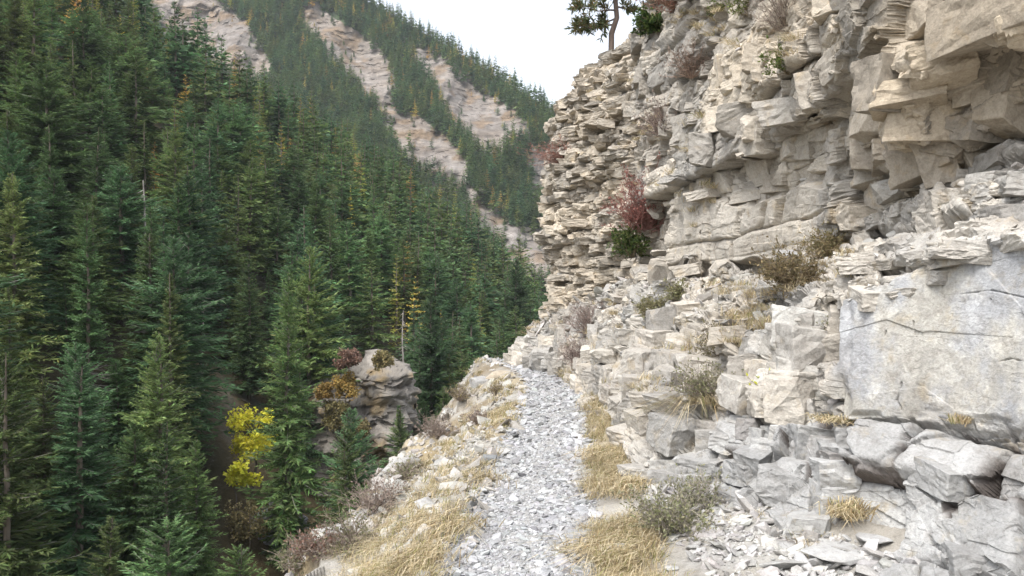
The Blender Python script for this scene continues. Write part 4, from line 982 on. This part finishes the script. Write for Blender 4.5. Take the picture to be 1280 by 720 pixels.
# ------------------------------------------------------------------ maples, snags and young trees across the gorge
def maple(P, H, W, label, cols, n_l, group=None, bare=.35, lobes=9, seed=0, leaf=.2, trunk_c=(.13, .11, .09), cat='tree', name='maple_tree'):
    r = np.random.default_rng(seed); rt = thing(name, label, cat, P, group)
    z = np.linspace(0, 1, 6); tr = Acc(); T0 = np.stack([np.cumsum(r.normal(0, .02, 6)) * H, np.cumsum(r.normal(0, .02, 6)) * H, z * H * .8], -1); T0[0] = (0, 0, -.3)
    V, q = tubes(T0[None], (.018 * H * (1 - .8 * z))[None], 6); tr.add(V, q, trunk_c)
    cen = np.stack([r.uniform(-1, 1, lobes) * W * .36, r.uniform(-1, 1, lobes) * W * .36, H * (bare + (1 - bare) * r.uniform(.12, .92, lobes))], -1)
    k = 5; t_ = np.linspace(0, 1, k); st = np.stack([np.interp(cen[:, 2] * .75, T0[:, 2], T0[:, j_]) for j_ in range(3)], -1)
    PB = st[:, None] * (1 - t_)[None, :, None] + cen[:, None] * t_[None, :, None]; PB[:, :, 2] += .05 * H * np.sin(t_ * 3.14)
    V, q = tubes(PB, .007 * H * (1 - .7 * t_)[None] * np.ones((lobes, 1)), 4); tr.add(V, q, trunk_c); tr.obj('trunk', M_BARK, rt)
    i = r.integers(0, lobes, n_l); rr = W * r.uniform(.10, .25, lobes)
    p = unit(r.normal(size=(n_l, 3))) * (r.uniform(0, 1, n_l) ** .45)[:, None] * rr[i][:, None] * np.array([1, 1, .9]) + cen[i]
    dn = unit(r.normal(0, 1, (n_l, 3)) + [0, 0, -.3]); sd_ = unit(np.cross(dn, r.normal(0, .5, (n_l, 3)) + [0, 0, 1.])); ll = leaf * r.uniform(.6, 1.3, n_l)
    V, q = rhombs(p, dn, sd_, ll, ll * .7); c = np.asarray(cols)[r.integers(0, len(cols), n_l)] * r.uniform(.75, 1.25, (n_l, 1))
    fo = Acc(); fo.add(V, q, np.repeat(np.clip(c, 0, .8), 4, 0)); fo.obj('crown', M_LEAF, rt); return rt
YEL = [(.78, .68, .06), (.72, .66, .08), (.80, .72, .10)]; ORA = [(.34, .20, .06), (.30, .21, .08), (.38, .26, .08)]; OLI = [(.22, .19, .085), (.27, .215, .10), (.18, .16, .08)]
RUS = [(.24, .145, .10), (.27, .18, .125), (.21, .145, .11)]
def at_hill(u, v, d=None):
    P = hill_at(u, v)
    return P
p_ = at_hill(303, 618); sc = p_[1] / F
p_[0] += 8 * sc; p_[0] += 3 * sc; maple(p_, 112 * sc, 66 * sc, 'bright yellow maple in the gap of the conifer forest', YEL, 2700, None, .40, 22, 11, 4.6 * sc)
p_ = at_hill(296, 640); sc = p_[1] / F
maple(p_, 62 * sc, 46 * sc, 'small bright yellow maple below the larger yellow one', YEL, 900, None, .5, 6, 2, 5.5 * sc)
for k, (u, v, h_, w_, c_, lab) in enumerate([(205, 700, 70, 40, ORA, 'orange leaved bush between the nearest conifers at lower left'), (436, 462, 26, 34, RUS, 'russet bush on top of the rock outcrop'),
        (405, 505, 26, 22, ORA, 'orange bush against the left side of the rock outcrop'), (446, 552, 26, 36, OLI, 'brown olive bush growing on the face of the rock outcrop'), (470, 640, 100, 90, OLI, 'yellow brown feathery thicket below the rock outcrop'),
        (510, 660, 74, 80, RUS, 'grey russet thicket between the outcrop and the bank'), (435, 660, 80, 70, OLI, 'olive thicket at the lower left of the outcrop'), (548, 520, 44, 40, RUS, 'rusty bush behind the bend of the bank'),
        (580, 478, 32, 30, RUS, 'rusty red shrub at the forest edge beyond the bend'), (520, 545, 30, 26, ORA, 'orange shrub beside the young fir'), (310, 690, 60, 60, OLI, 'olive brush on the gully floor under the yellow maples'), (340, 560, 46, 40, OLI, 'brownish brush right of the bright yellow maple'),
        (420, 540, 40, 36, OLI, 'olive bush low on the left face of the rock outcrop'), (432, 500, 34, 34, ORA, 'amber bush halfway up the left face of the rock outcrop'), (478, 462, 22, 26, OLI, 'olive cushion on top of the rock outcrop at its right'), (330, 470, 24, 26, ORA, 'low ochre brush in the upper part of the forest gap'), (425, 298, 26, 16, ORA, 'orange larch like tree in the middle of the forest')]):
    p_ = px(u, v, 88) if 'outcrop' in lab and 'face' in lab or 'top of' in lab or 'left side' in lab else at_hill(u, v); sc = p_[1] / F
    maple(p_, h_ * sc, w_ * sc, lab, c_, 2600, None, .12, 24, 20 + k, 3.2 * sc, (.2, .16, .13), 'shrub', 'thicket')
def snag(u, v, hpx, label, crown=False, d=None, seed=0):
    p_ = px(u, v, d); H = p_[2] + hpx * d / F; p_[2] = float(s1z(p_[0], p_[1])) - .2; H -= p_[2]; r = np.random.default_rng(seed)
    rt = thing('dead_tree', label, 'dead tree', p_)
    z = np.linspace(0, 1, 8); T0 = np.stack([np.cumsum(r.normal(0, .006, 8)) * H, np.cumsum(r.normal(0, .006, 8)) * H, z * H], -1); T0[0, 2] = -1
    t_ = Acc(); V, q = tubes(T0[None], (.014 * H * (1 - .75 * z))[None], 7); t_.add(V, q, (.36, .33, .30)); t_.obj('trunk', M_BARK, rt)
    nb = 34; zb = r.uniform(.35, .98, nb); az = r.uniform(0, 6.283, nb); L = r.uniform(.015, .06, nb) * H
    b0 = np.stack([np.interp(zb, z, T0[:, j]) for j in range(3)], -1); q_ = np.linspace(0, 1, 4)
    PB = b0[:, None] + np.stack([np.cos(az)[:, None] * q_ * L[:, None], np.sin(az)[:, None] * q_ * L[:, None], (-.35 * q_ - .2 * q_ ** 2) * L[:, None]], -1)
    br = Acc(); V, q = tubes(PB, .0035 * H * (1 - .7 * q_)[None] * np.ones((nb, 1)), 3); br.add(V, q, (.33, .30, .27)); br.obj('branches', M_BARK, rt)
def front(u, v, k=.80):
    """a point on the line of sight to the slope, nearer by factor k, dropped to the ground under it"""
    p = at_hill(u, v) * np.array([k, k, 1]); p[2] = float(s1z(p[0], p[1])); return p
snag(181, 320, 95, 'grey dead trunk standing alone in the middle of the forest', seed=5, d=94)
snag(252, 500, 125, 'pale dead trunk hung with stub branches above the nearest firs', seed=6, d=90)
snag(505, 470, 82, 'slender dead trunk behind the rock outcrop', seed=7, d=128)
snag(267, 335, 36, 'far dead trunk on the upper forest slope', seed=8, d=150)
# nearest conifers that the photo shows singly
def lone(pair, u, v, hpx, d, label, wide=1.0):
    """top at pixel height v - hpx, foot on the slope at distance d"""
    p = px(u, v, d); top = p[2] + hpx * d / F; p[2] = float(s1z(p[0], p[1])) - .2
    put_tree('conifer_tree', pair, p, top - p[2], label, 'tree', 'conifers told apart near the gorge', .01, wide)
lone(NEAR[0], 500, 572, 66, 84, 'young fir standing alone below the rock outcrop', 1.1)
lone(BARE[0], 112, 590, 315, 66, 'tall spruce with a long bare grey trunk at the left', .9)
lone(BARE[1], 388, 500, 190, 92, 'fir with a bare lower trunk left of the rock outcrop', .9)
lone(NEAR[1], 358, 660, 320, 74, 'broad dark fir between the yellow maple and the rock outcrop', .72)
lone(NEAR[2], 540, 520, 150, 112, 'full green fir just right of the rock outcrop', .9)
lone(NEAR[3], 60, 760, 290, 56, 'fir with drooping sprays at the lower left corner', 1.0)
lone(NEAR[4], 165, 800, 270, 58, 'pointed fir left of the orange leaved bush', 1.0)
lone(NEAR[5], 248, 790, 240, 60, 'slim fir at the bottom left of the forest gap', .9)
lone(NEAR[1], 5, 800, 300, 54, 'fir cut by the left edge of the photo near its bottom', 1.0)
lone(NEAR[3], 215, 640, 300, 70, 'tall fir just left of the bright yellow maple', .9)
lone(NEAR[2], 645, 395, 70, 190, 'dark fir against the pale scree beside the buttress', .9)
# ------------------------------------------------------------------ rock outcrop across the gorge
def outcrop(u, v0, v1, wpx, d, label, tint, seed, name='rock_outcrop'):
    P = px(u, v1, d); H = (v1 - v0) * d / F; W = wpx * d / F
    n_u, n_v = 130, 110; a_, b_ = np.meshgrid(np.linspace(0, 2 * np.pi, n_u), np.linspace(-.6, 1, n_v), indexing='ij')
    rad = W * .5 * (1.15 - .35 * np.clip(b_, 0, 1)) * np.where(b_ > .72, np.sqrt(np.clip(1 - ((b_ - .72) / .28) ** 2, 0, 1)), 1)
    sq = 1 / (np.abs(np.cos(a_)) ** 4 + np.abs(np.sin(a_)) ** 4) ** .25
    Q = np.stack([np.cos(a_) * rad * sq, np.sin(a_) * rad * sq, b_ * H * (1 + .10 * np.cos(a_))], -1)
    dsp, hh, hl = brick_disp((a_ * W * .5).ravel(), (Q[..., 2] + .6 * fbm(Q / 3, seed, 3)).ravel(), H * .055, H * .09, H * .06, seed, .8, .3)
    f_, e_, _ = facets(Q.reshape(-1, 3), (H * .16, H * .16, H * .1), seed + 1, 1.)
    nn_ = np.stack([np.cos(a_), np.sin(a_), 0 * a_], -1).reshape(-1, 3)
    big_ = fbm(Q / (H * .3), seed + 2, 4).reshape(-1, 1) * H * .24; wgt = (1 - sst(.85, 1, b_)).reshape(-1, 1)
    Q = Q.reshape(-1, 3) + nn_ * (dsp[:, None] + f_[:, None] * H * .03 + big_) * wgt; Q[:, 2] += (fbm(Q / 2, seed + 3, 3) * H * .05) * (b_.ravel() > 0)
    kv_ = sst(.05, .3, fbm(Q / (H * .2), seed + 4, 4))[:, None]
    t_ = np.asarray(tint) * (.8 + .4 * hh[:, None]); t_ = t_ * (1 - .75 * kv_) + np.array([.22, .16, .08]) * .75 * kv_
    o = new_obj(name, Q, grid_faces(n_u, n_v), M_CLIFF, None, t_, False, tuple(P)); tag(o, label, 'rock')
outcrop(456, 448, 580, 128, 96, 'grey rock outcrop rising from the forest across the gorge', (.235, .215, .19), 611)
outcrop(345, 625, 690, 60, 78, 'dark grey bedded rock step in the gully below the yellow maple', (.24, .24, .25), 631)
